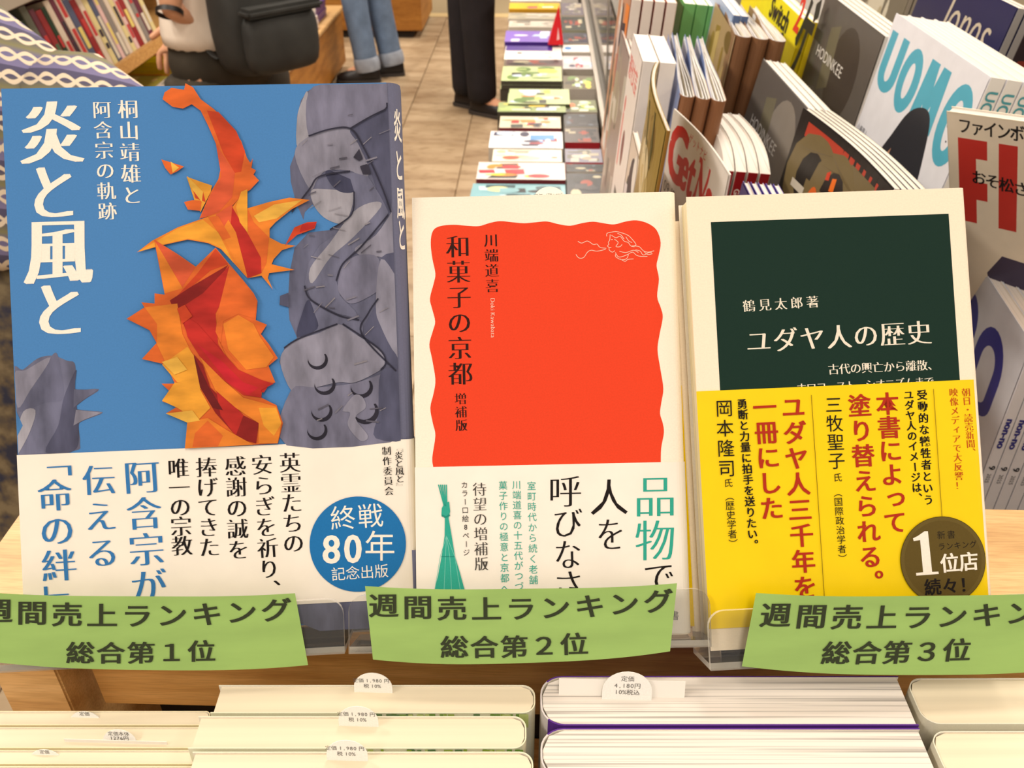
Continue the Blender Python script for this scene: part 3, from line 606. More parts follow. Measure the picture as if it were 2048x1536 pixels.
slip(F1, 0.0104, ((-70, 1181), (590, 1186), (616, 1330), (-60, 1318)), 0.0012, 'green paper slip reading first place, taped below the large blue book',
     [(('週間売上ランキング', (-6, 1222), (552, 1221), 52, INKG), dict(kind='bold', vert=False, wh=1.2, sag=0.0018)), (('総合第１位', (162, 1305), (404, 1302), 47, INKG), dict(kind='bold', vert=False, wh=1.22, sag=0.0003))])
slip(F2, 0.0094, ((730, 1172), (1354, 1166), (1340, 1302), (746, 1319)), 0.0012, 'green paper slip reading second place, taped below the vermilion book',
     [(('週間売上ランキング', (767, 1212), (1317, 1203), 50, INKG), dict(kind='bold', vert=False, wh=1.22, sag=0.0018)), (('総合第２位', (909, 1294), (1148, 1288), 46, INKG), dict(kind='bold', vert=False, wh=1.24, sag=0.0004))])
slip(F3, 0.0094, ((1512, 1186), (2170, 1180), (2150, 1335), (1484, 1333)), 0.0012, 'green paper slip reading third place, taped below the yellow banded book',
     [(('週間売上ランキング', (1552, 1231), (2110, 1222), 50, INKG), dict(kind='bold', vert=False, wh=1.24, shear=0.16, sag=0.0014)), (('総合第３位', (1672, 1306), (1912, 1300), 47, INKG), dict(kind='bold', vert=False, wh=1.24, shear=0.2, sag=0.0003))])

# ================================================================ price slips
def price_slip(mw, w, h, lines, label, group=None, tab=None, col=(248, 246, 240)):
    m = MB(); pts = [(-w / 2, -0.03), (w / 2, -0.03)]; r = w / 2
    pts += [(r * math.cos(a), h - r * 0.9 + 0.9 * r * math.sin(a)) for a in [k * math.pi / 14 for k in range(15)]]
    n = len(pts); m.v = [(x, y, 0) for x, y in pts] + [(x, y, -0.00025) for x, y in pts]
    m.face(range(n), col); m.face(range(2 * n - 1, n - 1, -1), col)
    for i in range(n): m.face([i, n + i, n + (i + 1) % n, (i + 1) % n], col)
    o = m.build('price_slip', M_print, None, mw); tag(o, label, 'price slip', group)
    k = Ink(mw, 0.00006)
    for txt, y, s_ in lines:
        L = len(txt); wd = sum((0.6 if c.isascii() else 1.0) for c in txt) * s_; x = -wd / 2
        for ch in txt:
            if ch == ' ': x += 0.3 * s_; continue
            cw = (0.6 if ch.isascii() else 1.0) * s_; k.char(ch, (x + cw / 2, y), (s_, 0), (0, s_), 'gothic', (96, 92, 88)); x += cw; k.layer += 0.5
    k.build('lettering', M_print, o)
    return o
price_slip(frame(F2 @ Vector((0.0025, 0.1722, -0.004)), (F2.to_3x3() @ Vector((1, 0, 0))), F2.to_3x3() @ Vector((0, 1, 0))), 0.0135, 0.0052, [('定価（税10%）', 0.0015, 0.0019)], 'white rounded price slip peeking over the top of the vermilion book')

# ================================================================ books standing face-out on the lower shelf
def up_frame(x, y, z, h, rot=0.0):   # bottom centre of the front cover; cover faces the camera side
    c, s_ = math.cos(rot), math.sin(rot)
    return frame((x, y, z - h), (c, s_, 0), (0, 0, 1))
def pile(rows, w, h, name, labels, cat, group, spine, r, front, spc, pages, back=None, ct=0.0005, fore=0.001, print_fn=None):
    out = []
    for i, (xb, yb, zt, t_, rot) in enumerate(rows):
        # xb, yb = centre of back edge of the top face
        F = up_frame(xb, yb - t_, zt, h, rot); b = thing(name, labels[i], cat, F, group)
        book_body(b, w, h, t_, spine, r, ct, front=front, back=back or front, spc=spc, pages=pages, fore=fore); out.append((F, b))
    return out
def topc(px0, px1, py, z): a = onz(px0, py, z); b = onz(px1, py, z); return a, b
def rowset(spec, z):
    rows = []
    for (x0, x1, ya, yb, dz) in spec:
        a = onz(x0, ya, z + dz); b = onz(x1, ya, z + dz); c = onz((x0 + x1) / 2, yb, z + dz); rows.append(((a.x + b.x) / 2, (a.y + b.y) / 2, z + dz, (a.y + b.y) / 2 - c.y - 0.0003, math.atan2(b.y - a.y, b.x - a.x), (b - a).length))
    return rows
rs = rowset([(446, 1066, 1370, 1428, 0), (398, 1056, 1432, 1499, 0.0008), (386, 1070, 1503, 1572, 0.001), (370, 1078, 1575, 1650, 0.0012)], 1.2135)
cl = pile([r[:5] for r in rs], 0.120, 0.182, 'book', ['cream page book at the back of the middle stack, beside the purple book', 'cream page book second from the back in the middle stack on the lower shelf', 'cream page book third from the back in the middle stack at the bottom edge', 'cream page book nearest the camera in the middle stack, below the frame edge'], 'book', 'cream page books of the middle stack', 'R', 0.0048, (226, 224, 200), (232, 226, 196), M_ppale)
for (F, b), (px, py) in zip(cl[:3], ((744, 1400), (714, 1467), (690, 1530))):
    rr_ = Ink(F, 0.0002)
    for k in range(26):
        u = random.uniform(-0.01, 0.058); rr_.rect(u, 0.174, u + random.uniform(0.001, 0.004), 0.1818, random.choice([(150, 176, 70), (110, 150, 60), (190, 204, 130), (96, 130, 80)]))
    rr_.build('foliage_print', M_print, b)
    p = ony(px, py, F.translation.y + 0.006)
    price_slip(frame((p.x, F.translation.y + 0.0095, F.translation.z + 0.182), (1, 0, 0), (0.0, 0.22, 1)), 0.0145, 0.0085, [('定価 1,980 円', 0.0050, 0.0021), ('税 10%', 0.0025, 0.0021)], 'round-topped white price slip in the ' + {1400: 'rearmost', 1467: 'second', 1530: 'third'}[py] + ' cream book of the middle stack', 'price slips of the middle stack')
rs = rowset([(1092, 1790, 1352, 1452, 0), (1090, 1835, 1456, 1560, 0.0004)], 1.2145)
PUR = (92, 52, 140)
pl = pile([r[:5] for r in rs], 0.137, 0.200, 'book', ['thick purple covered book holding a price slip, at the back of its pair', 'thick white page book with purple cover at the bottom edge, in front of its twin'], 'book', 'thick purple covered books', 'L', 0.0085, PUR, (214, 208, 206), M_pwhite, back=PUR, ct=0.0006, fore=0.0006)
F = pl[0][0]
p = ony(1255, 1370, F.translation.y + 0.012)
price_slip(frame((p.x, F.translation.y + 0.0105, F.translation.z + 0.200), (1, 0, 0), (0, 0.3, 1)), 0.0185, 0.0115, [('定価', 0.0085, 0.0025), ('4,180円', 0.0055, 0.0025), ('10%税込', 0.0027, 0.0025)], 'round-topped white price slip in the thick purple covered book')
rc = MB(); rc.quadbox((-0.026, -0.05, -0.0003), (0.021, 0.0065, 0)); p = ony(1256, 1397, F.translation.y + 0.0116)
ro = tag(rc.build('reply_card', M_white, None, frame((p.x, F.translation.y + 0.0120, F.translation.z + 0.2), (1, 0, 0.0), (0, 0.3, 1))), 'white reply card standing behind the price slip in the purple book', 'card')
k = Ink(ro.matrix_world, 0.0001); k.char('ー', (0.004, 0.0025), (0.0025, 0), (0, 0.0025), 'gothic', BLK); k.char('カ', (0.0008, 0.0025), (0.0025, 0), (0, 0.0025), 'gothic', BLK); k.char('ド', (0.0075, 0.0025), (0.0025, 0), (0, 0.0025), 'gothic', BLK)
k.build('lettering', M_print, ro)
# wavy-edged cream pair at the right
rs = rowset([(1815, 2480, 1356, 1448, 0.0), (1868, 2560, 1462, 1560, 0.0006)], 1.214)
pile([r[:5] for r in rs], 0.128, 0.188, 'book', ['pale cream page book at the bottom right, behind its twin', 'pale cream page book in the bottom right corner, nearest the camera'], 'book', 'pale cream books at the bottom right', 'L', 0.006, (226, 222, 204), (230, 226, 206), M_ppale, ct=0.0004, fore=0.001)
# small-format books at the left
rs = rowset([(-160, 430, 1422, 1452, -0.002), (-165, 420, 1454, 1498, -0.002), (-170, 400, 1500, 1530, -0.002), (-180, 380, 1532, 1580, -0.002)], 1.209)
lf = pile([(r[0], r[1], r[2], r[3], r[4]) for r in rs], 0.109, 0.152, 'book', ['small cream page book at the back of the bottom left row', 'small cream page book second in the bottom left row, with a price slip and card', 'small cream page book third in the bottom left row', 'small cream page book nearest the camera at the bottom left'], 'book', 'small cream books at the bottom left', 'R', 0.002, (240, 228, 190), (238, 226, 190), M_ppale, ct=0.0003)
for (F, b), px, py, hh, tx in ((lf[0], 172, 1438, 0.0022, [('定価', 0.0012, 0.002)]), (lf[1], 232, 1462, 0.0046, [('定価本体', 0.0028, 0.002), ('1276円', 0.0008, 0.0021)]), (lf[2], 92, 1512, 0.0018, [('定価', 0.0008, 0.0018)])):
    p = ony(px, py, F.translation.y + 0.004)
    price_slip(frame((p.x, F.translation.y + 0.004, F.translation.z + 0.152), (1, 0, 0), (0, 0.25, 1)), 0.0125, hh, tx, 'low white price slip in the ' + {1438: 'rearmost', 1462: 'second', 1512: 'third'}[py] + ' small book at the bottom left', 'price slips at the bottom left')
F = lf[1][0]; p = ony(226, 1470, F.translation.y + 0.003)
tag(box('reply_card', (-0.019, -0.0001, -0.04), (0.019, 0.0001, 0.0012), M_white, mw=Matrix.Translation((p.x, F.translation.y + 0.0030, F.translation.z + 0.152))), 'white card edge in front of the price slip at the bottom left', 'card')
# ================================================================ floor (setting): tile rows running away from the camera
fl = thing('floor', 'beige travertine tile floor of the shop aisle', 'floor', Matrix.Identity(4)); fl['kind'] = 'structure'; del fl['category']
box('subfloor', (-6, -2, -0.06), (6, 14, -0.012), M_gap, fl)
TW, TL_ = 0.345, 0.62
bm = bmesh.new(); bmesh.ops.create_cube(bm, size=1)
for v in bm.verts: v.co = Vector((v.co.x * (TW - 0.004), v.co.y * (TL_ - 0.004), v.co.z * 0.012))
bmesh.ops.bevel(bm, geom=bm.edges[:], offset=0.0015, segments=1, affect='EDGES'); tme = bpy.data.meshes.new('tile'); bm.to_mesh(tme); bm.free(); tme.materials.append(M_tile)
M_tiles = [M_tile]
for k, (a_, b_) in enumerate((((158, 130, 94), (216, 192, 152)), ((146, 120, 86), (204, 180, 142)))):
    pass
for i in range(-9, 10):
    for j in range(-6, 9):
        o = bpy.data.objects.new('tile', tme); COL.objects.link(o); o.parent = fl
        o.location = (-0.357 + TW * (i + 0.5), 1.55 + TL_ * (j + 0.5) + (0.31 if i % 2 else 0), -0.006)
        if (i * 7 + j * 3) % 2: o.rotation_euler = (0, 0, math.pi)
box('threshold_strip', (-6, 7.1, -0.012), (6, 7.22, 0.001), mat('pale_threshold', (214, 190, 140), 0.5), fl)
for i in range(-4, 5):
    o = box('far_tile', (i * 0.9 - 0.5, 7.225, -0.012), (i * 0.9 + 0.396, 12.0, 0.0), M_ftile, fl)
w_ = box('wall_back', (-6, 12.0, 0), (6, 12.1, 2.8), mat('shop_wall', (226, 214, 194), 0.8)); w_['kind'] = 'structure'
w_ = box('ceiling', (-6, -2.5, 2.85), (6, 12.1, 2.95), mat('shop_ceiling', (236, 230, 220), 0.8)); w_['kind'] = 'structure'

# ================================================================ magazine printing: patches of colour on a cover
PALS = dict(
    garden=[(110, 140, 70), (222, 226, 200), (238, 122, 70), (96, 130, 60), (236, 214, 90), (196, 214, 236), (60, 56, 44), (170, 190, 120)],
    tabloid=[(240, 140, 60), (230, 60, 70), (70, 76, 70), (232, 222, 224), (236, 224, 60), (170, 40, 50), (236, 230, 222), (40, 40, 60)],
    pale=[(244, 236, 214), (236, 190, 150), (220, 96, 70), (200, 206, 186), (250, 240, 190), (170, 170, 150)],
    blue=[(236, 236, 240), (190, 212, 236), (90, 150, 214), (60, 56, 84), (160, 60, 70), (230, 220, 210)],
    dark=[(34, 30, 32), (60, 56, 60), (190, 180, 150), (150, 60, 40), (90, 96, 110), (24, 22, 24)],
    grey=[(150, 144, 134), (190, 184, 172), (110, 106, 98), (170, 160, 140), (216, 208, 196)],
    gold=[(150, 124, 60), (196, 172, 110), (90, 84, 40), (214, 196, 150), (120, 96, 50)],
    sea=[(130, 176, 186), (36, 40, 44), (226, 222, 160), (200, 222, 226), (60, 90, 96)],
    yellow=[(240, 226, 30), (214, 60, 50), (250, 240, 80), (60, 90, 160), (250, 250, 240), (40, 36, 30)])
def patches(k, x0, y0, x1, y1, pal, n, seed, smin=0.06, smax=0.3):
    R = random.Random(seed); W_, H_ = x1 - x0, y1 - y0
    for i in range(n):
        w = W_ * R.uniform(smin, smax); h = H_ * R.uniform(smin, smax); x = x0 + R.random() * (W_ - w); y = y0 + R.random() * (H_ - h); c = R.choice(PALS[pal])
        if R.random() < 0.45:
            k.poly([(x + w / 2 + w / 2 * math.cos(a), y + h / 2 + h / 2 * math.sin(a)) for a in [q * math.pi / 8 for q in range(16)]], c, True)
        else:
            s_ = R.uniform(-0.2, 0.2) * w; k.poly([(x, y), (x + w, y + R.uniform(0, .1) * h), (x + w + s_ * 0.5, y + h), (min(x1, max(x0, x + s_)), y + h * 0.9)], c, True)

# ================================================================ the low magazine table in the aisle
TZ = 0.70
tb = thing('magazine_table', 'low table of flat magazine stacks beside the aisle floor', 'table', Matrix.Translation((0.0, 2.6, 0)))
box('table_top', (-0.10, -1.0, TZ - 0.03), (0.16, 4.2, TZ - 0.004), M_grey, tb, 0.002)
box('table_front', (-0.095, -0.98, 0.06), (-0.075, 4.18, TZ - 0.031), M_far, tb)
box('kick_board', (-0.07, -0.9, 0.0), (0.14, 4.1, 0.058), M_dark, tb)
def flat(px0, px1, yb, yf, side, pal, base, label, n=3, group=None, seed=0, ptop=None, spcol=None, rot=0.0, npatch=16):
    # a stack lying flat: front top edge from px0 to px1 at row yf, back edge at yb, visible side height in px
    z = ptop or (TZ + 0.05 + side * 0.0008); a = onz(px0, yf, z); b = onz(px1, yf, z); c = onz((px0 + px1) / 2, yb, z)
    w = (b - a).length; d = (c.y - (a.y + b.y) / 2); tt = z - TZ; th = min(0.012, max(0.005, tt / max(1, n)))
    for i in range(n):
        zt = z - i * th; R = random.Random(seed * 10 + i); dx, dy = (0, 0) if i == 0 else (R.uniform(-0.004, 0.004), R.uniform(-0.002, 0.003))
        mw = frame(((a.x + b.x) / 2 + dx, (a.y + b.y) / 2 + dy, zt), (math.cos(rot), math.sin(rot), 0), (-math.sin(rot), math.cos(rot), 0))
        if i == n - 1 and zt - th > TZ + 0.002: th2 = zt - TZ
        else: th2 = th - 0.0003
        m_ = thing('magazine', label if i == 0 else ORD[i] + ' magazine down, under the ' + ' '.join(label.split()[:11]), 'magazine', mw, group)
        mb = MB(); mb.quadbox((-w / 2, 0, -th2), (w / 2, d, 0), base if i == 0 else (spcol or base))
        cs = list(mb.c); side_c = spcol or (196, 188, 176); cs[0] = side_c; mb.c = [side_c, base, side_c, (210, 204, 194), (200, 194, 186), (210, 204, 194)]
        mb.build('body', M_gloss, m_)
        if i == 0:
            k = Ink(mw, 0.0004); patches(k, -w / 2 + 0.002, 0.002, w / 2 - 0.002, d - 0.002, pal, npatch, seed + 5, 0.08, 0.34); k.build('cover_print', M_gloss, m_)
    return mw, w, d
L1 = [  # nearest first: x0, x1 (at front edge), y back, y front, side px, palette, base, label
    (940, 1132, 368, 402, 4, 'sea', (130, 176, 186), 'teal magazine with a cream leaf shape, nearest on the low aisle table', 2),
    (952, 1131, 325, 359, 13, 'tabloid', (226, 214, 210), 'bright red and yellow tabloid magazine near the front of the aisle table', 2),
    (984, 1124, 299, 323, 3, 'pale', (244, 236, 214), 'cream magazine with soft orange print behind the bright tabloid', 1),
    (977, 1126, 263, 296, 4, 'blue', (236, 236, 240), 'white and sky blue magazine on the aisle table', 1),
    (998, 1122, 233, 256, 6, 'tabloid', (214, 200, 176), 'beige magazine with a black and yellow panel at its right end', 2),
    (995, 1132, 205, 224, 8, 'garden', (150, 166, 110), 'green garden magazine under the shifted pile, wider at left', 2),
    (1016, 1140, 178, 208, 13, 'garden', (190, 206, 150), 'green and orange garden magazine topping the nearer shifted pile', 2),
    (1002, 1124, 133, 162, 12, 'garden', (190, 206, 150), 'green and orange garden magazine topping the farther pile', 3),
    (1012, 1126, 119, 131, 4, 'dark', (90, 70, 72), 'dark thin magazine behind the garden magazine piles', 1)]
for i, a_ in enumerate(L1): flat(a_[0], a_[1], a_[2], a_[3], a_[4], a_[5], a_[6], a_[7], a_[8], seed=i + 3, spcol=(70, 66, 56) if a_[5] == 'garden' else ((120, 50, 56) if a_[5] == 'tabloid' else None))
# white and purple boxed magazine with black print
mw, w, d = flat(1008, 1124, 92, 119, 2, 'pale', (248, 242, 236), 'white magazine with black lettering and a purple upper half on the aisle table', 1, seed=1, npatch=0)
k = Ink(mw, 0.0006); k.rect(-w / 2 + 0.002, d * 0.62, w / 2 - 0.03, d - 0.001, (74, 46, 140)); k.rect(-w / 2 + 0.04, d * 0.4, -w / 2 + 0.055, d * 0.5, (60, 56, 60)); k.word('TUBE', (0.02, d * 0.42), (1, 0), 0.010, (60, 56, 60)); k.word('12', (0.045, d * 0.12), (1, 0), 0.012, (236, 150, 100)); k.build('cover_lettering', M_gloss, bpy.data.objects[[o.name for o in COL.objects if o.get('label', '').startswith('white magazine with black')][0]])
flat(1009, 1118, 62, 84, 8, 'blue', (132, 104, 196), 'light purple magazine with an orange mark behind the white one', 2, seed=21, spcol=(70, 44, 136), npatch=5)
flat(1017, 1122, 42, 54, 4, 'grey', (200, 192, 180), 'pale grey magazine beyond the purple one on the aisle table', 2, seed=22)
flat(1016, 1122, 26, 38, 3, 'grey', (170, 162, 140), 'grey green magazine far along the aisle table', 2, seed=23)
flat(1018, 1120, 6, 18, 8, 'yellow', (222, 176, 40), 'golden yellow magazine pile far along the aisle table', 3, seed=24, spcol=(200, 150, 40), npatch=4)
flat(1020, 1122, -14, 2, 3, 'pale', (236, 220, 206), 'pink and cream magazine at the far end of the aisle table', 2, seed=25)
L2 = [(1135, 1216, 347, 400, 'dark', (40, 40, 46), 'black framed picture magazine at the near end of the right hand row', (225, 222, 220)),
    (1133, 1210, 328, 344, 'dark', (24, 22, 24), 'black magazine with small white print in the right hand row', None),
    (1131, 1206, 298, 325, 'grey', (128, 124, 140), 'grey lilac magazine with a blue end in the right hand row', (180, 40, 50)),
    (1130, 1200, 256, 285, 'dark', (74, 62, 60), 'dark magazine with yellow and pink pictures in the right hand row', (160, 36, 44)),
    (1129, 1197, 228, 254, 'dark', (36, 32, 34), 'black magazine with an orange corner in the right hand row', None),
    (1128, 1195, 200, 224, 'garden', (112, 116, 80), 'olive magazine with a pink line in the right hand row', (170, 160, 150)),
    (1127, 1192, 152, 178, 'garden', (100, 90, 66), 'brown and pink magazine stack in the right hand row', (176, 168, 158)),
    (1126, 1188, 112, 138, 'blue', (196, 192, 196), 'grey white magazine with blue patches in the right hand row', (160, 152, 140)),
    (1125, 1184, 90, 104, 'pale', (246, 240, 234), 'white magazine with a blue oval in the right hand row', None),
    (1124, 1180, 66, 86, 'dark', (36, 36, 60), 'navy magazine behind the white one with the oval', None),
    (1124, 1176, 34, 60, 'dark', (34, 44, 36), 'dark green magazine far along the right hand row', (150, 150, 130)),
    (1123, 1172, 6, 30, 'grey', (104, 96, 108), 'purple grey magazine far along the right hand row', None)]
for i, a_ in enumerate(L2):
    mw, w, d = flat(a_[0], a_[1], a_[2], a_[3], 2, a_[4], a_[5], a_[6], 1, seed=40 + i, spcol=a_[7], npatch=0 if i == 8 else 14)
    if i == 8:
        k = Ink(mw, 0.0006); k.poly([(-w * 0.3 + 0.012 * math.cos(a), d * 0.5 + 0.02 * math.sin(a)) for a in [q * math.pi / 10 for q in range(20)]], (60, 140, 210), True); k.build('cover_print_mark', M_gloss, bpy.data.objects[[o.name for o in COL.objects if 'blue oval in' in o.get('label', '')][0]])
# red folded pop card standing between the rows
pa, pb_, pc = onz(1096, 90, TZ + 0.06), onz(1127, 90, TZ + 0.06), ony(1118, 12, onz(1112, 90, TZ + 0.06).y)
m = MB(); ap = Vector((pc.x, pc.y + 0.02, pc.z)); m.v = [tuple(pa), tuple(pb_), tuple(ap), (pa.x, pa.y + 0.05, pa.z), (pb_.x, pb_.y + 0.05, pb_.z)]
m.face([0, 1, 2], (210, 36, 44)); m.face([1, 4, 2], (200, 120, 110)); m.face([4, 3, 2], (190, 40, 44)); m.face([3, 0, 2], (216, 60, 60)); m.face([0, 3, 4, 1], (150, 30, 34))
pk = m.build('price_card', M_gloss, None, recalc=True); tag(pk, 'red triangular folded pop card standing between the magazine rows', 'card')
m = MB(); q = lambda s_, t_: tuple((pa.lerp(pb_, s_)).lerp(ap, t_) + Vector((0, -0.0015, 0))); m.v = [q(0.55, 0.12), q(0.75, 0.15), q(0.62, 0.45)]; m.face([0, 1, 2], (232, 190, 190)); m.build('white_flash', M_gloss, pk)

# ================================================================ right-hand magazine rack with its rail and divider
rk = thing('magazine_rack', 'stepped magazine rack with metal rail along the right of the aisle', 'rack', Matrix.Translation((0.3, 1.8, 0)))
def inr(name, lo, hi, m, bev=0.0): return box(name, (lo[0] - 0.3, lo[1] - 1.8, lo[2]), (hi[0] - 0.3, hi[1] - 1.8, hi[2]), m, rk, bev)
RX = 0.166
inr('rail', (RX - 0.006, 1.0, 0.735), (RX + 0.006, 6.2, 0.765), M_metal, 0.001)
inr('rail_cap', (RX + 0.007, 1.0, 0.742), (RX + 0.013, 6.2, 0.758), M_grey, 0.001)
inr('tier', (RX + 0.004, 0.62, 0.0), (0.24, 6.2, 0.70), M_grey)
inr('tier', (0.2405, 0.37, 0.0), (0.345, 6.2, 0.86), M_grey)
inr('tier', (0.3455, 0.37, 0.0), (0.50, 6.2, 0.98), M_grey)
inr('tier', (0.5005, 0.37, 0.0), (0.80, 6.2, 1.10), M_grey)
dv = onx(1233, 98, RX + 0.001).z
DV = thing('acrylic_divider', 'reflective clear divider standing along the metal rail of the rack', 'divider', Matrix.Translation((RX + 0.016, 1.2, 0.77)))
box('panel', (-0.001, 0.0, 0.0), (0.001, 1.25, dv - 0.77), M_mirror, DV); box('panel', (-0.001, 1.262, 0.0), (0.001, 3.2, dv - 0.77), M_mirror, DV)
for yy in (0.0, 1.25):
    m = MB(); m.v = [(-0.003, yy, -0.01), (-0.003, yy + 0.012, -0.01), (-0.003, yy + 0.16, dv - 0.76), (-0.003, yy + 0.13, dv - 0.76), (0.003, yy, -0.01), (0.003, yy + 0.012, -0.01), (0.003, yy + 0.16, dv - 0.76), (0.003, yy + 0.13, dv - 0.76)]
    for fc in ((0, 1, 2, 3), (7, 6, 5, 4), (0, 4, 5, 1), (1, 5, 6, 2), (2, 6, 7, 3), (3, 7, 4, 0)): m.face(list(fc))
    m.build('bracket', M_grey, DV, recalc=True)

MAGN = {}
def project(p):
    q = p - CC; d = q.dot(CF); return (1024 + FPX * q.dot(CR) / d, 768 - FPX * q.dot(CU) / d)
def fit_turn(px, py, tr, w):
    # how far along the aisle and how much turned a cover of width w must stand
    best = (1e9, 0, 0)
    for a in range(-30, 61, 2):
        u = Vector((math.sin(math.radians(a)), -math.cos(math.radians(a)), 0))
        for i in range(30, 190):
            q = project(ony(px, py, i * 0.01) + u * w); e = (q[0] - tr[0]) ** 2 + (q[1] - tr[1]) ** 2
            if e < best[0]: best = (e, i * 0.01, a)
    return best
def rframe(px, py, Y, h, lean, turn=0.0):
    A = ony(px, py, Y); th = math.radians(lean); a = math.radians(turn); u = Vector((math.sin(a), -math.cos(a), 0)); v = Vector((math.sin(th) * math.cos(a), math.sin(th) * math.sin(a), math.cos(th))); n = u.cross(v)
    return A, u, v, n
def rackmag(px, py, Y, w, h, lean, n, t, gap, label, base, sp, pages=M_pmag, draw=None, group=None, lab2=None, soft=False, curl=0.0, bend=0.0, loops=0, jit=0.0, tr=None, sc=1.0):
    """px,py = far top corner of the front cover; width runs towards the camera, thickness to the right."""
    turn = 0
    if tr: e_, Y, turn = fit_turn(px, py, tr, w); print('FIT', label[:40], 'err', round(e_ ** 0.5, 1), 'Y', Y, 'turn', turn)
    A, u, v, nn = rframe(px, py, Y, h, lean, turn); res = []
    for i in range(n):
        R = random.Random(int(px) * 31 + i); o = A - v * h + u * (w / 2) - nn * (i * (t + gap)) + u * (R.uniform(-jit, jit)) + v * R.uniform(-jit, jit)
        mw = frame(o, u, v)
        m_ = thing('magazine', label if i == 0 else ORD[i] + ' of the ' + (group or 'magazines') + ', counting back', 'magazine', mw, group if n > 1 else None)
        def warp(p):
            x, y, z = p; s_ = (x + w / 2) / w; q = (y / h)
            y2 = y - curl * s_ * s_ * q; z2 = z - bend * math.sin(math.pi * min(1, s_)) * q * q
            return (x, y2, z2)
        if loops:
            # rounded spine, pages fanning into open loops
            mb = MB(); r = t * 0.5
            def pinch(x_, z_):
                g_ = min(1, max(0, (x_ / w + 0.15) / 0.4)); return -r + (z_ + r) * (0.45 + 0.65 * g_)
            def U(k_, w0, w1): return [(w0, -r + (r - k_))] + [(w1 * f_ + w0 * (1 - f_), -r + (r - k_)) for f_ in (0.25, 0.5, 0.75, 1.0)] + [(w1 + (r - k_) * 1.5 * math.sin(a), -r + (r - k_) * math.cos(a)) for a in [q * math.pi / 8 for q in range(1, 8)]] + [(w1 * (1 - f_) + w0 * f_, -r - (r - k_)) for f_ in (0, 0.25, 0.5, 0.75, 1.0)]
            mb.ribbon([(a_, pinch(a_, b_)) for a_, b_ in U(0, -w / 2, w / 2 - r)], 0.0005, h, [base] * 4 + [sp] * 9 + [base]); mb.v = [warp(p) for p in mb.v]; mb.build('cover', M_gloss, m_, recalc=True)
            pg = MB()
            for j in range(loops):
                kk = 0.0010 + j * (r * 0.8 / loops); w1 = w / 2 - r - j * 0.002
                pr = U(kk, -w / 2 + 0.002, w1); pr = [(x_, pinch(x_, z_) + 0.0010 * math.sin(x_ * 90 + j * 1.3)) for x_, z_ in pr]
                pg.ribbon(pr, 0.0007, h * 0.99, [(222, 222, 226)])
            pg.v = [warp(p) for p in pg.v]; pg.build('page_block', M_gloss, m_, recalc=True)
        else:
            c, p = book_body(m_, w, h, t, 'R', 0.0012, 0.0005, front=base, spc=sp, back=base, pages=pages, cover=M_gloss, inset=0.001, fore=0.001)
            if curl or bend:
                for ob in (c, p):
                    bm = bmesh.new(); bm.from_mesh(ob.data); 
                    for ax, cnt, L0, L1 in ((0, 10, -w / 2, w / 2), (1, 6, 0, h)):
                        for q in range(1, cnt):
                            no = [0, 0, 0]; no[ax] = 1; co = [0, 0, 0]; co[ax] = L0 + (L1 - L0) * q / cnt
                            bmesh.ops.bisect_plane(bm, geom=bm.verts[:] + bm.edges[:] + bm.faces[:], plane_co=co, plane_no=no)
                    for vv in bm.verts: vv.co = warp(vv.co)
                    bm.to_mesh(ob.data); bm.free()
        if i == 0 and draw:
            zf = (lambda x, y: -bend * math.sin(math.pi * min(1, max(0, (x + w / 2) / w))) * (y / h) ** 2) if bend else None
            k = Ink(mw, 0.0006 / sc, zf=(lambda x, y: zf(x * sc, y * sc) / sc) if zf else None); draw(k, w / sc, h / sc); k.v = [(x * sc, y * sc, z * sc) for x, y, z in k.v]
            if curl: k.v = [(x, y - curl * ((x + w / 2) / w) ** 2 * (y / h), z) for x, y, z in k.v]
            k.build('cover_print', M_gloss, m_)
        res.append((mw, m_))
    return res
def spine_text(res, txt, w, h, t, col, size, top, kind='bold'):
    for mw, m_ in res:
        # spine plane: at u = w/2, facing the near end
        s_mw = mw @ Matrix(((0, 0, 1, w / 2 + 0.0002), (0, 1, 0, 0), (-1, 0, 0, 0), (0, 0, 0, 1)))
        k = Ink(s_mw, 0.0001); k.word(txt, (t / 2 - size / 2, h - top), (0, -1), size, col, kind)
        o = k.build('spine_lettering', M_gloss, m_); o.matrix_local = mw.inverted() @ s_mw

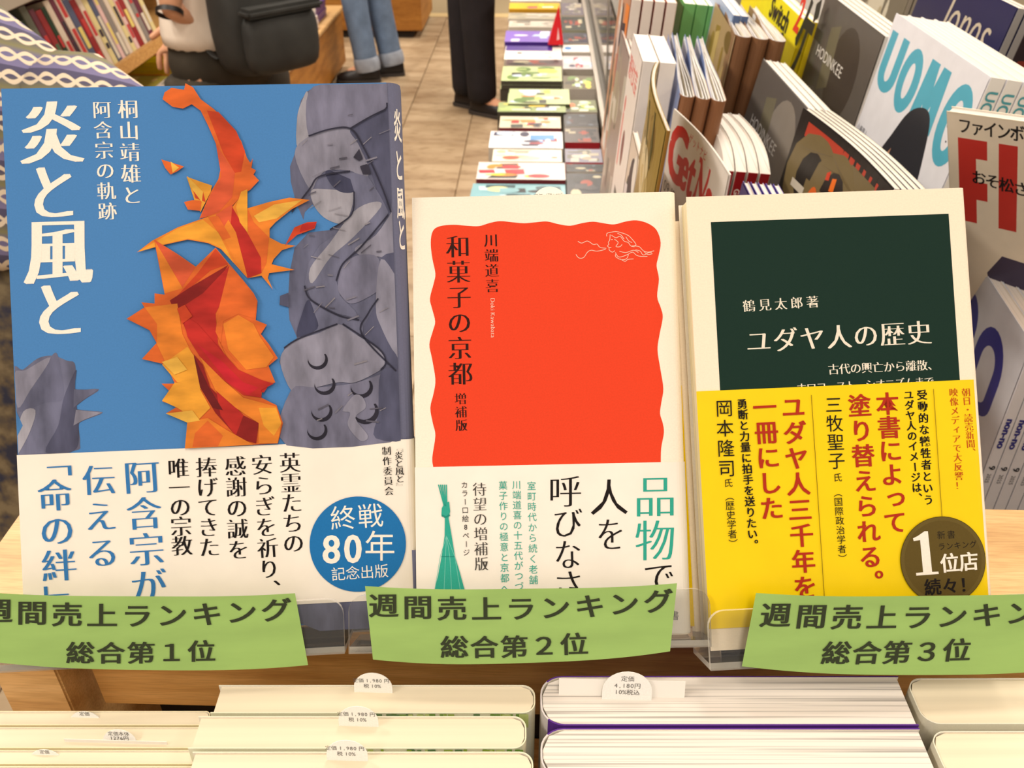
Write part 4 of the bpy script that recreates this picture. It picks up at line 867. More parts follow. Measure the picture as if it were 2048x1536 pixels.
# UOMO copies
def d_uomo(k, w, h):
    x = -w / 2; TQ = (84, 170, 194)
    k.rect(-w / 2 + 0.001, 0.001, w / 2 - 0.001, h - 0.001, (226, 226, 232))
    # tall thick letters
    def U_(x0, x1, y0, y1, th): k.poly([(x0, y1), (x0, y0 + 0.018)] + [((x0 + x1) / 2 - (x1 - x0) / 2 * math.cos(a), y0 + 0.018 - 0.018 * math.sin(a)) for a in [q * math.pi / 10 for q in range(11)]] + [(x1, y1), (x1 - th, y1)] + [((x0 + x1) / 2 + ((x1 - x0) / 2 - th) * math.cos(a), y0 + 0.02 - (0.02 - th * 0.6) * math.sin(a)) for a in [q * math.pi / 10 for q in range(11)]] + [(x0 + th, y1)], TQ, True)
    def O_(x0, x1, y0, y1, th):
        cx, cy, rx, ry = (x0 + x1) / 2, (y0 + y1) / 2, (x1 - x0) / 2, (y1 - y0) / 2; n = 28; i = len(k.v)
        for q in range(n):
            a = q * 2 * math.pi / n; k.v += [k.pt(cx + rx * math.cos(a), cy + ry * math.sin(a)), k.pt(cx + (rx - th) * math.cos(a), cy + (ry - th * 0.8) * math.sin(a))]
        for q in range(n): b_ = (q + 1) % n; k.face([i + 2 * q, i + 2 * b_, i + 2 * b_ + 1, i + 2 * q + 1], TQ)
    y1, y0 = h - 0.014, h - 0.068
    U_(x + 0.008, x + 0.058, y0, y1, 0.017); O_(x + 0.061, x + 0.110, y0 - 0.004, y1, 0.016)
    for p in (((0.112, 0), (0.130, 0), (0.138, 0.054), (0.118, 0.054)), ((0.118, 0.054), (0.137, 0.054), (0.146, 0.012), (0.135, 0.012)), ((0.135, 0.012), (0.146, 0.012), (0.163, 0.054), (0.146, 0.054)), ((0.146, 0.054), (0.163, 0.054), (0.168, 0), (0.152, 0))): k.poly([(x + a, y0 + b) for a, b in p], TQ, True)
    O_(x + 0.174, x + 0.226, y0 - 0.014, y1, 0.016); k.up()
    k.poly([(x + a, h - b + 0.004) for a, b in spline([(0.070, 0.29), (0.066, 0.20), (0.076, 0.13), (0.094, 0.095), (0.112, 0.068), (0.138, 0.056), (0.158, 0.060), (0.172, 0.085), (0.184, 0.125), (0.190, 0.20), (0.185, 0.29)], 4)], (46, 46, 52), True)
    k.poly([(x + a, h - b + 0.004) for a, b in ((0.074, 0.175), (0.088, 0.125), (0.104, 0.105), (0.104, 0.14), (0.086, 0.20))], (186, 140, 112), True)
    k.word('8', (x + 0.191, h - 0.052), (1, 0), 0.011, (60, 60, 70), 'light'); k.word('9', (x + 0.203, h - 0.052), (1, 0), 0.011, (60, 60, 70), 'light'); k.word('.', (x + 0.199, h - 0.062), (1, 0), 0.014, (60, 60, 70), 'light')
    k.word('Time & Light', (x + 0.006, h - 0.130), (1, 0), 0.005, (60, 60, 70), 'light'); 
    for i_, ch in enumerate('山﨑賢人'): k.char(ch, (x + 0.010 + i_ * 0.008, h - 0.112), (0.0075, 0), (0, 0.009), 'gothic', (60, 60, 70))
    k.poly([(x + 0.196, h - 0.125), (x + 0.222, h - 0.130), (x + 0.196, h - 0.175)], (34, 34, 36), True); k.word('UOMO', (x + 0.198, h - 0.136), (1, 0), 0.004, (240, 240, 240)); k.word('20', (x + 0.199, h - 0.150), (1, 0), 0.007, (240, 240, 240))
u_ = rackmag(1793, 26, 0.951, 0.228, 0.297, 8, 4, 0.0125, 0.0008, 'white magazine with giant turquoise title standing on the rack', (226, 226, 232), (214, 212, 208), draw=d_uomo, group='white magazines with the giant turquoise title', lab2='one of the copies behind the white magazine with giant turquoise title')
spine_text(u_, 'UOMO', 0.228, 0.297, 0.0125, (70, 140, 150), 0.0085, 0.010)
# grey watch magazines
def d_hod(seed):
    def f(k, w, h):
        k.rect(-w / 2 + 0.001, 0.001, w / 2 - 0.001, h - 0.001, (92, 86, 80)); k.poly([(-w / 2 + 0.002, h * 0.62), (-w / 4, h * 0.66), (w / 4, h * 0.5), (w / 2 - 0.002, h * 0.3), (w / 2 - 0.002, 0.002), (-w / 2 + 0.002, 0.002)], (120, 116, 112) if seed else (104, 100, 96), True)
        k.poly([(w * 0.1 + 0.05 * math.cos(a), h * 0.78 + 0.05 * math.sin(a)) for a in [q * math.pi / 12 for q in range(24)]], (68, 60, 54) if not seed else (132, 124, 114), True)
        k.poly([(-w * 0.25, h * 0.9), (-w * 0.1, h * 0.93), (-w * 0.05, h * 0.7), (-w * 0.2, h * 0.66)], (110, 104, 84), True)
        k.poly([(-w / 2 + 0.002, h * 0.45), (0, h * 0.36), (w * 0.3, h * 0.2), (w * 0.1, h * 0.16), (-w * 0.3, h * 0.28), (-w / 2 + 0.002, h * 0.34)], (140, 136, 132), True)
        k.word('HODINKEE', (-w / 2 + 0.026, h - 0.066), (1, 0), 0.0120, (226, 222, 214), 'gothic', 1.25)
    return f
rackmag(1655, -16, 1.17, 0.222, 0.285, 7, 4, 0.008, 0.0006, 'dark grey watch magazine with white title on the back tier', (96, 92, 86), (220, 214, 206), draw=d_hod(0), group='dark grey watch magazines on the back tier', lab2='one of the copies behind the dark grey watch magazine on the back tier')
rackmag(1527, 117, 0.93, 0.222, 0.27, 10, 3, 0.008, 0.0006, 'silver grey watch magazine with white title, lower tier', (128, 124, 120), (220, 214, 206), draw=d_hod(1), tr=(1640, 243), group='silver grey watch magazines on the lower tier', lab2='one of the copies behind the silver grey watch magazine on the lower tier')
# black and bronze magazine with big letters
def d_goe(k, w, h):
    x = -w / 2; BR = (112, 98, 66)
    k.rect(x + 0.001, 0.001, w / 2 - 0.001, h - 0.001, (38, 34, 32)); k.rect(x + 0.02, h - 0.022, w / 2 - 0.004, h - 0.008, (176, 62, 44))
    for i_, (p, q) in enumerate((('G', 0.004), ('O', 0.06), ('E', 0.122), ('T', 0.165))): k.word(p, (x + q, h - 0.098), (1, 0), 0.084, BR, 'black')
    for i_ in range(26):
        R = random.Random(i_); a, b = x + 0.05 + R.random() * 0.16, h - 0.03 - R.random() * 0.12; s_ = R.uniform(0.004, 0.012)
        k.poly([(a, b), (a + s_, b + 0.002), (a + s_ * 0.8, b + s_ * 1.6), (a - 0.001, b + s_ * 1.3)], R.choice([(226, 110, 30), (200, 60, 30), (240, 170, 60), (120, 44, 30)]), True)
    k.poly([(x + 0.075 + 0.011 * math.cos(a), h - 0.075 + 0.02 * math.sin(a)) for a in [q * math.pi / 9 for q in range(18)]], (206, 96, 40), True)
    k.rect(x + 0.1, h - 0.145, w / 2 - 0.003, h - 0.128, (176, 56, 40)); k.rect(x + 0.025, h - 0.072, x + 0.055, h - 0.064, (190, 184, 170))
    for i_, ch in enumerate('シンガーテイスト'): k.char(ch, (x + 0.075 + i_ * 0.011, h - 0.118), (0.010, 0), (0, 0.012), 'gothic', (220, 214, 200))
    for i_ in range(5): k.rect(x + 0.006, h - 0.135 - i_ * 0.012, x + 0.06, h - 0.129 - i_ * 0.012, (150, 146, 140))
rackmag(1607, 215, 0.78, 0.19, 0.28, 8, 5, 0.0050, 0.0006, 'black magazine with large bronze letters in front of the white turquoise one', (38, 34, 32), (220, 214, 206), draw=d_goe, tr=(1790, 372), sc=0.88, group='black magazines with bronze letters', lab2='one of the copies behind the black magazine with large bronze letters', bend=0.006)
# red lettered gadget magazine, pages arching over
def d_get(k, w, h):
    x = -w / 2; k.rect(x + 0.001, 0.001, w / 2 - 0.001, h - 0.001, (232, 226, 218)); RD_ = (206, 44, 38)
    k.word('G', (x + 0.004, h - 0.066), (1, 0), 0.056, RD_, 'black', 0.95); k.word('etNavi', (x + 0.048, h - 0.064), (1, 0), 0.046, RD_, 'black', 0.80)
    for i_, ch in enumerate('ゲットナビ'): k.char(ch, (x + 0.062 + i_ * 0.012, h - 0.012), (0.011, 0), (0, 0.011), 'gothic', RD_)
    k.word('09.10', (x + 0.006, h - 0.088), (1, 0), 0.013, (40, 40, 40), 'light')
    for i_, (fx, fy) in enumerate(((0.03, 0.125), (0.075, 0.13), (0.105, 0.145))):
        k.poly([(x + fx - 0.014, h - fy - 0.06), (x + fx + 0.018, h - fy - 0.06), (x + fx + 0.012, h - fy - 0.015), (x + fx - 0.01, h - fy - 0.015)], [(80, 70, 150), (60, 60, 120), (226, 220, 216)][i_], True)
        k.poly([(x + fx + 0.010 * math.cos(a), h - fy + 0.015 * math.sin(a)) for a in [q * math.pi / 8 for q in range(16)]], (214, 160, 126), True)
        k.poly([(x + fx + 0.012 * math.cos(a), h - fy + 0.008 + 0.013 * math.sin(a)) for a in [q * math.pi / 8 for q in range(9)]], (40, 30, 28), True)
    k.rect(x + 0.10, h - 0.135, w / 2 - 0.004, h - 0.095, (34, 30, 30)); 
    for i_, ch in enumerate('超最強家電'): k.char(ch, (x + 0.115 + i_ * 0.014, h - 0.112), (0.013, 0), (0, 0.014), 'bold', (226, 206, 40))
    k.poly([(x + 0.008 + 0.014 * math.cos(a), h - 0.175 + 0.016 * math.sin(a)) for a in [q * math.pi / 8 for q in range(16)]], (226, 214, 40), True)
rackmag(1348, 217, 0.93, 0.150, 0.19, 3, 1, 0.0012, 0, 'flexed front gadget magazine with huge red title and three pictured people', (232, 226, 218), (200, 190, 184), draw=d_get, group=None, tr=(1462, 346), bend=0.004, sc=0.78)
gn = rackmag(1396, 220, 0.93, 0.145, 0.20, 5, 4, 0.0095, 0.0016, 'arching red spined gadget magazine directly behind the flexed front one', (232, 226, 218), (150, 30, 36), group='arching red spined gadget magazines', lab2='one of the arching red spined gadget magazines further to the right', curl=0.010, bend=0.007, tr=(1450, 322))
spine_text(gn, 'GetNavi', 0.145, 0.186, 0.0095, (236, 226, 220), 0.005, 0.012)
# olive magazine at its left, curling open
def pdraw(pal, base, n, seed, extra=None):
    def f(k, w, h):
        k.rect(-w / 2 + 0.001, 0.001, w / 2 - 0.001, h - 0.001, base); patches(k, -w / 2 + 0.002, 0.002, w / 2 - 0.002, h - 0.002, pal, n, seed)
        if extra: extra(k, w, h)
    return f
rackmag(1312, 122, 1.06, 0.110, 0.18, 5, 1, 0.003, 0, 'olive and gold magazine curling on the front tier', (150, 124, 60), (150, 110, 50), draw=pdraw('gold', (156, 132, 70), 30, 5), curl=0.02, bend=-0.008, tr=(1347, 205))
def d_blue(k, w, h):
    k.rect(-w / 2 + 0.001, 0.001, w / 2 - 0.001, h - 0.001, (150, 160, 196))
    for i_ in range(20):
        R = random.Random(i_ + 70); a, b = -w / 2 + R.random() * w * 0.8, h * (0.5 + 0.45 * R.random()); k.rect(a, b, a + 0.02, b + 0.01, (46, 92, 170))
def loopy(px, py, tr, n, t, lab, lab2, grp, base, sp, draw=None, w=0.17, h=0.24):
    return rackmag(px, py, 1, w, h, 6, n, t, 0.0015, tr=tr, label= lab, base=base, sp=sp, group=grp, lab2=lab2, loops=3, curl=0.0, draw=draw)
loopy(1338, 64, (1366, 190), 3, 0.0135, 'blue covered magazine with drooping open pages on the middle tier', 'one of the drooping copies behind the blue covered magazine', 'drooping blue covered magazines', (110, 130, 176), (140, 96, 66), d_blue, 0.255)
loopy(1432, 2, (1470, 72), 3, 0.0185, 'brown spined magazine with looping open pages below the yellow cover', 'one of the looping copies behind the brown spined magazine', 'looping brown spined magazines', (150, 116, 84), (132, 92, 62), pdraw('gold', (176, 150, 110), 24, 9), 0.19)
# yellow games magazine
def d_sw(k, w, h):
    x = -w / 2; k.rect(x + 0.001, 0.001, w / 2 - 0.001, h - 0.001, (240, 224, 24)); patches(k, x + 0.06, 0.01, w / 2 - 0.004, h * 0.5, 'yellow', 26, 3, 0.04, 0.16)
    def at(px, py): return Vector(loc(k.mw, px, py)) / 1.3
    a_, b_ = at(1538, 30), at(1584, 58); ln = (b_ - a_).length
    k.word('Switch', a_, (1, 0), 0.019, (34, 30, 28), 'black', ln / (0.019 / 0.69 * 3.35)); c_ = at(1587, 58); k.word('2', c_, (1, 0), 0.032, (220, 50, 36), 'black', 0.8)
    c_ = at(1606, 84); k.char('ゲ', c_, (0.050, 0), (0, 0.085), 'black', (34, 30, 28)); c_ = at(1548, 62)
    k.char('ゲ', (x + 0.198, h - 0.078), (0.060, 0), (0, 0.11), 'black', (34, 30, 28)); k.rect(x + 0.02, h - 0.115, x + 0.09, h - 0.098, (220, 150, 40))
    for i_, ch in enumerate('インタビュー'): k.char(ch, (c_[0] + i_ * 0.010, c_[1]), (0.010, 0), (0, 0.012), 'bold', (34, 30, 28))
rackmag(1500, -62, 1.55, 0.36, 0.34, 8, 2, 0.010, 0.001, 'bright yellow games magazine with black title behind the looping pages', (240, 224, 24), (222, 200, 30), draw=d_sw, sc=1.3, group='yellow games magazines', lab2='copy behind the bright yellow games magazine')
# green spined thick books, white tops
gr = rackmag(1348, -28, 1.42, 0.12, 0.20, 5, 4, 0.016, 0.0008, 'white topped book with green cover far along the middle tier', (96, 176, 96), (120, 190, 116), pages=M_pwhite, draw=pdraw('garden', (110, 190, 110), 10, 3), group='green spined books on the middle tier', lab2='one of the copies behind the white topped book with green cover')
rackmag(1420, -30, 1.36, 0.19, 0.26, 6, 2, 0.009, 0.001, 'blue and white magazine in a row behind the green books', (170, 190, 220), (90, 110, 150), draw=pdraw('blue', (170, 190, 220), 26, 12), group='blue and white magazines behind the green books', lab2='copy behind the blue and white magazine')
# red, white and yellow spined magazines
rw = rackmag(1245, -48, 1.42, 0.165, 0.25, 4, 4, 0.0135, 0.002, 'red and white magazine with a yellow stripe on its spine, front tier', (178, 96, 76), (238, 228, 220), draw=pdraw('tabloid', (200, 150, 120), 26, 21), group='red and white spined magazines', lab2='one of the copies behind the red and white magazine with yellow spine stripe')
for mw, m_ in rw:
    s_mw = mw @ Matrix(((0, 0, 1, 0.165 / 2 + 0.0002), (0, 1, 0, 0), (-1, 0, 0, 0), (0, 0, 0, 1))); k = Ink(s_mw, 0.0001)
    k.rect(0.0006, 0.16, 0.0129, 0.188, (150, 40, 48)); k.rect(0.0006, 0.14, 0.0129, 0.155, (232, 214, 50)); k.poly([(0.0065 + 0.005 * math.cos(a), 0.115 + 0.02 * math.sin(a)) for a in [q * math.pi / 8 for q in range(16)]], (130, 44, 46), True); k.rect(0.002, 0.02, 0.011, 0.09, (200, 70, 66))
    o = k.build('spine_print', M_gloss, m_); o.matrix_local = mw.inverted() @ s_mw
rackmag(1243, 60, 1.30, 0.16, 0.24, 4, 2, 0.004, 0.001, 'thin brown grey magazine leaning beside the white topped books', (150, 130, 124), (150, 60, 56), draw=pdraw('grey', (160, 144, 136), 20, 31), group='thin brown grey magazines', lab2='one of the thin copies behind the purple and red magazine')
def d_wr(k, w, h):
    x = -w / 2; k.rect(x + 0.001, 0.001, w / 2 - 0.001, h - 0.001, (240, 232, 226))
    for i_, ch in enumerate('週刊文芸'): k.char(ch, (x + 0.02 + i_ * 0.022, h - 0.03), (0.022, 0), (0, 0.026), 'bold', (226, 96, 90))
    k.poly([(x + 0.05 + 0.012 * math.cos(a), h - 0.11 + 0.02 * math.sin(a)) for a in [q * math.pi / 8 for q in range(16)]], (130, 70, 66), True); k.poly([(x + 0.02 + 0.006 * math.cos(a), h - 0.07 + 0.009 * math.sin(a)) for a in [q * math.pi / 8 for q in range(16)]], (220, 90, 90), True); k.rect(x + 0.012, h - 0.14, x + 0.024, h - 0.08, (232, 150, 146)); k.rect(x + 0.03, 0.01, x + 0.08, h - 0.16, (90, 84, 80))
rackmag(1267, 66, 1.02, 0.115, 0.24, 4, 2, 0.0155, 0.0016, 'thick white book with red lettering on the front tier', (240, 232, 226), (240, 234, 228), pages=mat('bright_page_edges', (252, 248, 238), 0.7), draw=d_wr, group='thick white books with red lettering', lab2='copy behind the thick white book with red lettering')
rackmag(1286, 108, 0.9, 0.14, 0.24, 4, 1, 0.004, 0, 'white magazine with red lettering in front of the thick white books', (236, 230, 224), (206, 190, 176), draw=d_wr, tr=(1330, 178))
rackmag(1266, 262, 0.80, 0.17, 0.22, 4, 1, 0.004, 0, 'pale magazine with red and yellow pictures low on the front tier', (214, 200, 184), (206, 190, 176), draw=pdraw('tabloid', (222, 206, 190), 34, 44))
# purple-blue thin books in front of the watch magazines
rackmag(1486, 362, 0.66, 0.16, 0.21, 5, 5, 0.0042, 0.0016, 'thin violet magazine just behind the green and yellow book', (74, 60, 150), (70, 60, 140), draw=pdraw('blue', (74, 60, 150), 8, 50), group='thin magazines behind the green and yellow book', lab2='one of the thin copies behind the violet magazine')
# back row: grey covers, navy cover
rackmag(1742, -90, 1.50, 0.20, 0.26, 8, 2, 0.006, 0.001, 'grey mottled magazine on the top tier', (120, 112, 100), (150, 140, 126), draw=pdraw('grey', (110, 104, 94), 24, 60), group='grey mottled magazines on the top tier', lab2='copy behind the grey mottled magazine on the top tier')
def d_jon(k, w, h):
    x = -w / 2; k.rect(x + 0.001, 0.001, w / 2 - 0.001, h - 0.001, (36, 36, 78)); k.word('Jones', (x + 0.085, h - 0.060), (1, 0), 0.052, (196, 184, 164), 'light', 0.72, 0.2)
rackmag(1862, -70, 1.16, 0.235, 0.285, 9, 2, 0.008, 0.001, 'navy magazine with a pale script title at the top right', (36, 36, 78), (150, 146, 142), draw=d_jon, group='navy magazines with the script title', lab2='copy behind the navy magazine with script title')
rackmag(2046, 30, 1.00, 0.22, 0.285, 9, 1, 0.008, 0.001, 'dark brown magazine at the right edge of the frame, top tier', (60, 44, 40), (120, 100, 96), draw=pdraw('dark', (60, 46, 44), 20, 66))

# cream fashion magazine leaning forward at the right with red letters
def freemag(TLp, dTL, TRp, dTR, BLp, dBL, w, h, t, name, label, base, sp, draw, pages=M_pmag, bend=0.0, n=1, gap=0.001, spine='R', group=None, lab2=None):
    A, B, Cc = dep(*TLp, dTL), dep(*TRp, dTR), dep(*BLp, dBL); u = (B - A).normalized(); v = (A - Cc); v = (v - u * v.dot(u)).normalized(); nn = u.cross(v); out = []
    for i in range(n):
        o = A + u * (w / 2) - v * h - nn * i * (t + gap); mw = frame(o, u, v); m_ = thing(name, label if i == 0 else lab2, 'magazine', mw, group)
        book_body(m_, w, h, t, spine, 0.0012, 0.0005, front=base, spc=sp, pages=pages, cover=M_gloss, inset=0.001)
        if i == 0: k = Ink(mw, 0.0006); draw(k, w, h); k.build('cover_print', M_gloss, m_)
        out.append((mw, m_))
    return out
def d_fi(k, w, h):
    x = -w / 2; R_ = (196, 58, 50); k.rect(x + 0.001, 0.001, w / 2 - 0.001, h - 0.001, (232, 220, 198))
    for i_, ch in enumerate('ファインボーイズ'): k.char(ch, (x + 0.014 + i_ * 0.0095, h - 0.010), (0.0105, 0), (0, 0.014), 'bold', (40, 36, 34))
    y1, y0 = h - 0.020, h - 0.094
    for p in (((0.010, y1), (0.036, y1), (0.036, y1 - 0.016), (0.026, y1 - 0.016), (0.026, y1 - 0.036), (0.036, y1 - 0.036), (0.036, y1 - 0.052), (0.026, y1 - 0.052), (0.026, y0), (0.010, y0)), ((0.046, y1), (0.062, y1), (0.062, y0), (0.046, y0)),
              ((0.072, y1), (0.086, y1), (0.100, y0 + 0.03), (0.100, y1), (0.112, y1), (0.112, y0), (0.100, y0), (0.084, y1 - 0.04), (0.084, y0), (0.072, y0)), ((0.122, y1), (0.150, y1), (0.150, y1 - 0.014), (0.136, y1 - 0.014), (0.136, y0), (0.122, y0))): k.poly([(x + a * 0.85, b) for a, b in p], R_, True)
    for i_, ch in enumerate('おそ松さん'): k.char(ch, (x + 0.024 + i_ * 0.0105, h - 0.052 - i_ * 0.001), (0.0115, 0), (0, 0.013), 'bold', (34, 30, 30))
    # a generic pictured group is left as plain tinted shapes
    k.poly([(x + 0.03 + a, h - 0.12 - b) for a, b in ((0, 0.02), (0.012, 0), (0.034, 0.002), (0.042, 0.02), (0.040, 0.05), (0.004, 0.05))], (70, 62, 84), True)
    k.poly([(x + 0.09 + a, h - 0.07 - b) for a, b in ((0, 0), (0.05, -0.01), (0.06, 0.09), (0.01, 0.1))], (228, 176, 120), True); k.rect(x + 0.09, h - 0.155, x + 0.16, h - 0.12, (216, 150, 60))
A_ = freemag((1893, 222), 0.66, (2130, 254), 0.60, (1965, 500), 0.715, 0.15, 0.21, 0.007, 'magazine', 'cream fashion magazine with tall red letters leaning out at the right edge', (232, 220, 198), (210, 200, 184), d_fi)
# white magazine lying against the ledge with blue round letters, spines facing the camera
def d_non(k, w, h):
    x = -w / 2; B_ = (58, 56, 150); k.rect(x + 0.001, 0.001, w / 2 - 0.001, h - 0.001, (228, 228, 234))
    def arch(x0, x1, y0, y1, th, full=False):
        cx, rx = (x0 + x1) / 2, (x1 - x0) / 2; n = 12; i = len(k.v); seq = [(x0, y0)] + [(cx - rx * math.cos(a), y1 - rx + rx * math.sin(a)) for a in [q * math.pi / n for q in range(n + 1)]] + [(x1, y0)]
        inn = [(x0 + th, y0)] + [(cx - (rx - th) * math.cos(a), y1 - rx + (rx - th) * math.sin(a)) for a in [q * math.pi / n for q in range(n + 1)]] + [(x1 - th, y0)]
        if full: seq += [(cx + rx * math.cos(a), y0 - rx * 0.6 * math.sin(a)) for a in [q * math.pi / n for q in range(n + 1)]]; inn += [(cx + (rx - th) * math.cos(a), y0 - (rx - th) * 0.6 * math.sin(a)) for a in [q * math.pi / n for q in range(n + 1)]]
        for p, q in zip(seq, inn): k.v += [k.pt(*p), k.pt(*q)]
        for q in range(len(seq) - 1): k.face([i + 2 * q, i + 2 * q + 1, i + 2 * q + 3, i + 2 * q + 2], B_)
        k.up()
    arch(x + 0.020, x + 0.072, h - 0.085, h - 0.022, 0.014); arch(x + 0.080, x + 0.132, h - 0.085, h - 0.022, 0.014); arch(x + 0.140, x + 0.200, h - 0.075, h - 0.022, 0.015, True)
NT = dep(2072, 684, 0.64) + Vector((0, 0.225, 0)); NQ = NT - CC; NPX = (1024 + FPX * NQ.dot(CR) / NQ.dot(CF), 768 - FPX * NQ.dot(CU) / NQ.dot(CF))
nn_ = rackmag(1898, 434, 0.6, 0.225, 0.27, 0, 8, 0.0085, 0.0005, 'white magazine with blue round letters beside the third book', (228, 228, 234), (224, 220, 222), draw=d_non, tr=(2072, 684), group='white magazines with blue round letters', lab2='one of the copies behind the white magazine with blue round letters')
for mw, m_ in nn_:
    s_mw = mw @ Matrix(((0, 0, 1, 0.225 / 2 + 0.0002), (0, 1, 0, 0), (-1, 0, 0, 0), (0, 0, 0, 1))); k = Ink(s_mw, 0.0001)
    k.word('non-no', (0.0022, 0.205), (0, -1), 0.0052, (58, 56, 130), 'black', 1.25); k.word('9', (0.0022, 0.160), (0, -1), 0.0045, (50, 50, 56), 'bold', 1.3); k.word('2025', (0.003, 0.152), (0, -1), 0.0028, (90, 90, 96), 'gothic', 1.1)
    o = k.build('spine_lettering', M_gloss, m_); o.matrix_local = mw.inverted() @ s_mw
# ================================================================ far fittings on the left
fb = thing('wooden_cabinet', 'honey coloured wooden cabinet block behind the person in jeans', 'cabinet', Matrix.Translation((-1.5, 6.75, 0)))
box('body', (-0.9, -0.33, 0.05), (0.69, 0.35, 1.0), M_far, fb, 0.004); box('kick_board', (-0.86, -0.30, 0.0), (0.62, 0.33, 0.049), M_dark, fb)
lt = thing('low_display_table', 'low honey wood display table beside the person in jeans', 'table', Matrix.Translation((-1.6, 4.75, 0)))
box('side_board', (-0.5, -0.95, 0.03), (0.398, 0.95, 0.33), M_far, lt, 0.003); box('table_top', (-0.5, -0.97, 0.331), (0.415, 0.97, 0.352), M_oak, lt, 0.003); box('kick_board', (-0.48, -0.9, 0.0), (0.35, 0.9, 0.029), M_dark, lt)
for i, (x, y, w, d, n, c, p) in enumerate(((-1.32, 5.0, 0.21, 0.28, 3, (226, 214, 206), 'white topped'), (-1.34, 5.34, 0.20, 0.26, 4, (104, 70, 150), 'purple'), (-1.56, 5.02, 0.2, 0.26, 3, (214, 150, 150), 'pink'), (-1.3, 4.66, 0.19, 0.26, 2, (232, 226, 220), 'white and grey'), (-1.55, 5.36, 0.2, 0.26, 4, (190, 200, 120), 'lime'))):
    for k_ in range(n):
        z = 0.3525 + 0.022 * k_; m_ = thing('book', ('topmost' if k_ == n - 1 else ORD[n - 1 - k_] + ' from the top') + ' ' + p + ' book in a pile on the low display table', 'book', frame((x + 0.003 * (k_ % 2), y - d / 2, z + 0.0213), (1, 0, 0), (0, 1, 0)), p + ' book pile on the low display table')
        book_body(m_, w, d, 0.021, 'R', 0.002, 0.001, front=c, spc=c, pages=M_pwhite, cover=M_gloss)

# ================================================================ slanted bookcase at the left
bc = thing('bookcase', 'long slanted bookcase of upright picture books along the left side', 'bookcase', Matrix.Translation((-1.4, 2.6, 0)))
def inb(name, lo, hi, m, bev=0.0): return box(name, (lo[0] + 1.4, lo[1] - 2.6, lo[2]), (hi[0] + 1.4, hi[1] - 2.6, hi[2]), m, bc, bev)
inb('shelf_lip', (-1.222, 1.3, 0.775), (-1.204, 3.5, 0.812), M_oakd, 0.002)
inb('shelf_board', (-1.60, 1.3, 0.765), (-1.223, 3.5, 0.78), M_oakd)
inb('back_board', (-1.62, 1.3, 0.0), (-1.605, 3.5, 1.6), M_dark)
inb('upper_shelf', (-1.60, 1.3, 1.085), (-1.222, 3.5, 1.10), M_grey)
inb('grey_rail', (-1.221, 1.3, 1.058), (-1.20, 2.42, 1.102), mat('warm_grey_rail', (168, 160, 146), 0.5), 0.002)
inb('price_rail', (-1.221, 2.62, 1.052), (-1.21, 3.5, 1.084), mat('warm_grey_rail'), 0.001)
inb('end_panel', (-1.60, 3.502, 0.0), (-1.20, 3.52, 1.5), M_oakd)
inb('plinth_front', (-1.08, 1.3, 0.0), (-1.06, 3.62, 0.60), M_far); inb('platform', (-1.60, 1.3, 0.601), (-1.05, 3.64, 0.62), M_oak, 0.002)
cols = {'dark brown': (58, 42, 36), 'ochre': (176, 128, 50), 'charcoal': (54, 50, 54), 'brick red': (150, 44, 46), 'dark green': (36, 60, 40), 'grey green': (112, 116, 100), 'cream': (222, 206, 186), 'slate blue': (86, 92, 118), 'plum': (110, 50, 66), 'pale yellow': (224, 208, 150), 'pink white': (226, 190, 184), 'grey': (140, 132, 126)}
seq = ['charcoal', 'dark brown', 'ochre', 'charcoal', 'slate blue', 'dark brown', 'grey', 'charcoal', 'dark brown', 'ochre', 'slate blue', 'grey green', 'dark green', 'grey', 'dark brown', 'brick red', 'grey green', 'dark green', 'plum', 'brick red', 'pink white', 'dark green', 'dark brown', 'dark green', 'grey green', 'plum', 'brick red', 'dark green', 'cream', 'plum', 'cream', 'slate blue', 'brick red', 'cream', 'pale yellow', 'slate blue', 'pink white', 'grey', 'cream', 'pale yellow', 'pink white', 'brick red', 'cream', 'grey', 'plum', 'pale yellow']
y = 1.62; R = random.Random(11)
for i, nm in enumerate(seq):
    t_ = R.uniform(0.022, 0.036); h = R.uniform(0.205, 0.245); w = R.uniform(0.15, 0.19); th = math.radians(16); u = Vector((math.cos(th), 0, math.sin(th))); v = Vector((-math.sin(th), 0, math.cos(th)))
    o = Vector((-1.228, y, 0.786)) - u * (w / 2)
    m_ = thing('picture_book', nm + ' picture book in the slanted bookcase, ' + ('first' if seq[:i].count(nm) == 0 else ORD[seq[:i].count(nm)]) + ' ' + nm + ' one from the left', 'book', frame(o, u, v), 'upright picture books in the bookcase')
    book_body(m_, w, h, t_, 'R', 0.003, 0.0015, front=cols[nm], spc=cols[nm], pages=M_pcream, cover=M_gloss)
    k = Ink(frame(o, u, v) @ Matrix(((0, 0, 1, w / 2 + 0.0003), (0, 1, 0, 0), (-1, 0, 0, 0), (0, 0, 0, 1))), 0.0001)
    c2 = R.choice([(220, 210, 190), (196, 60, 60), (80, 110, 80), (230, 210, 120), (60, 50, 60)])
    for q in range(R.randint(2, 4)): a = R.uniform(0.02, h - 0.06); k.rect(t_ * 0.2, a, t_ * 0.8, a + R.uniform(0.01, 0.05), c2)
    ob = k.build('spine_print', M_gloss, m_); ob.matrix_local = frame(o, u, v).inverted() @ k.mw
    y += t_ + 0.0015
    if y > 3.44: break
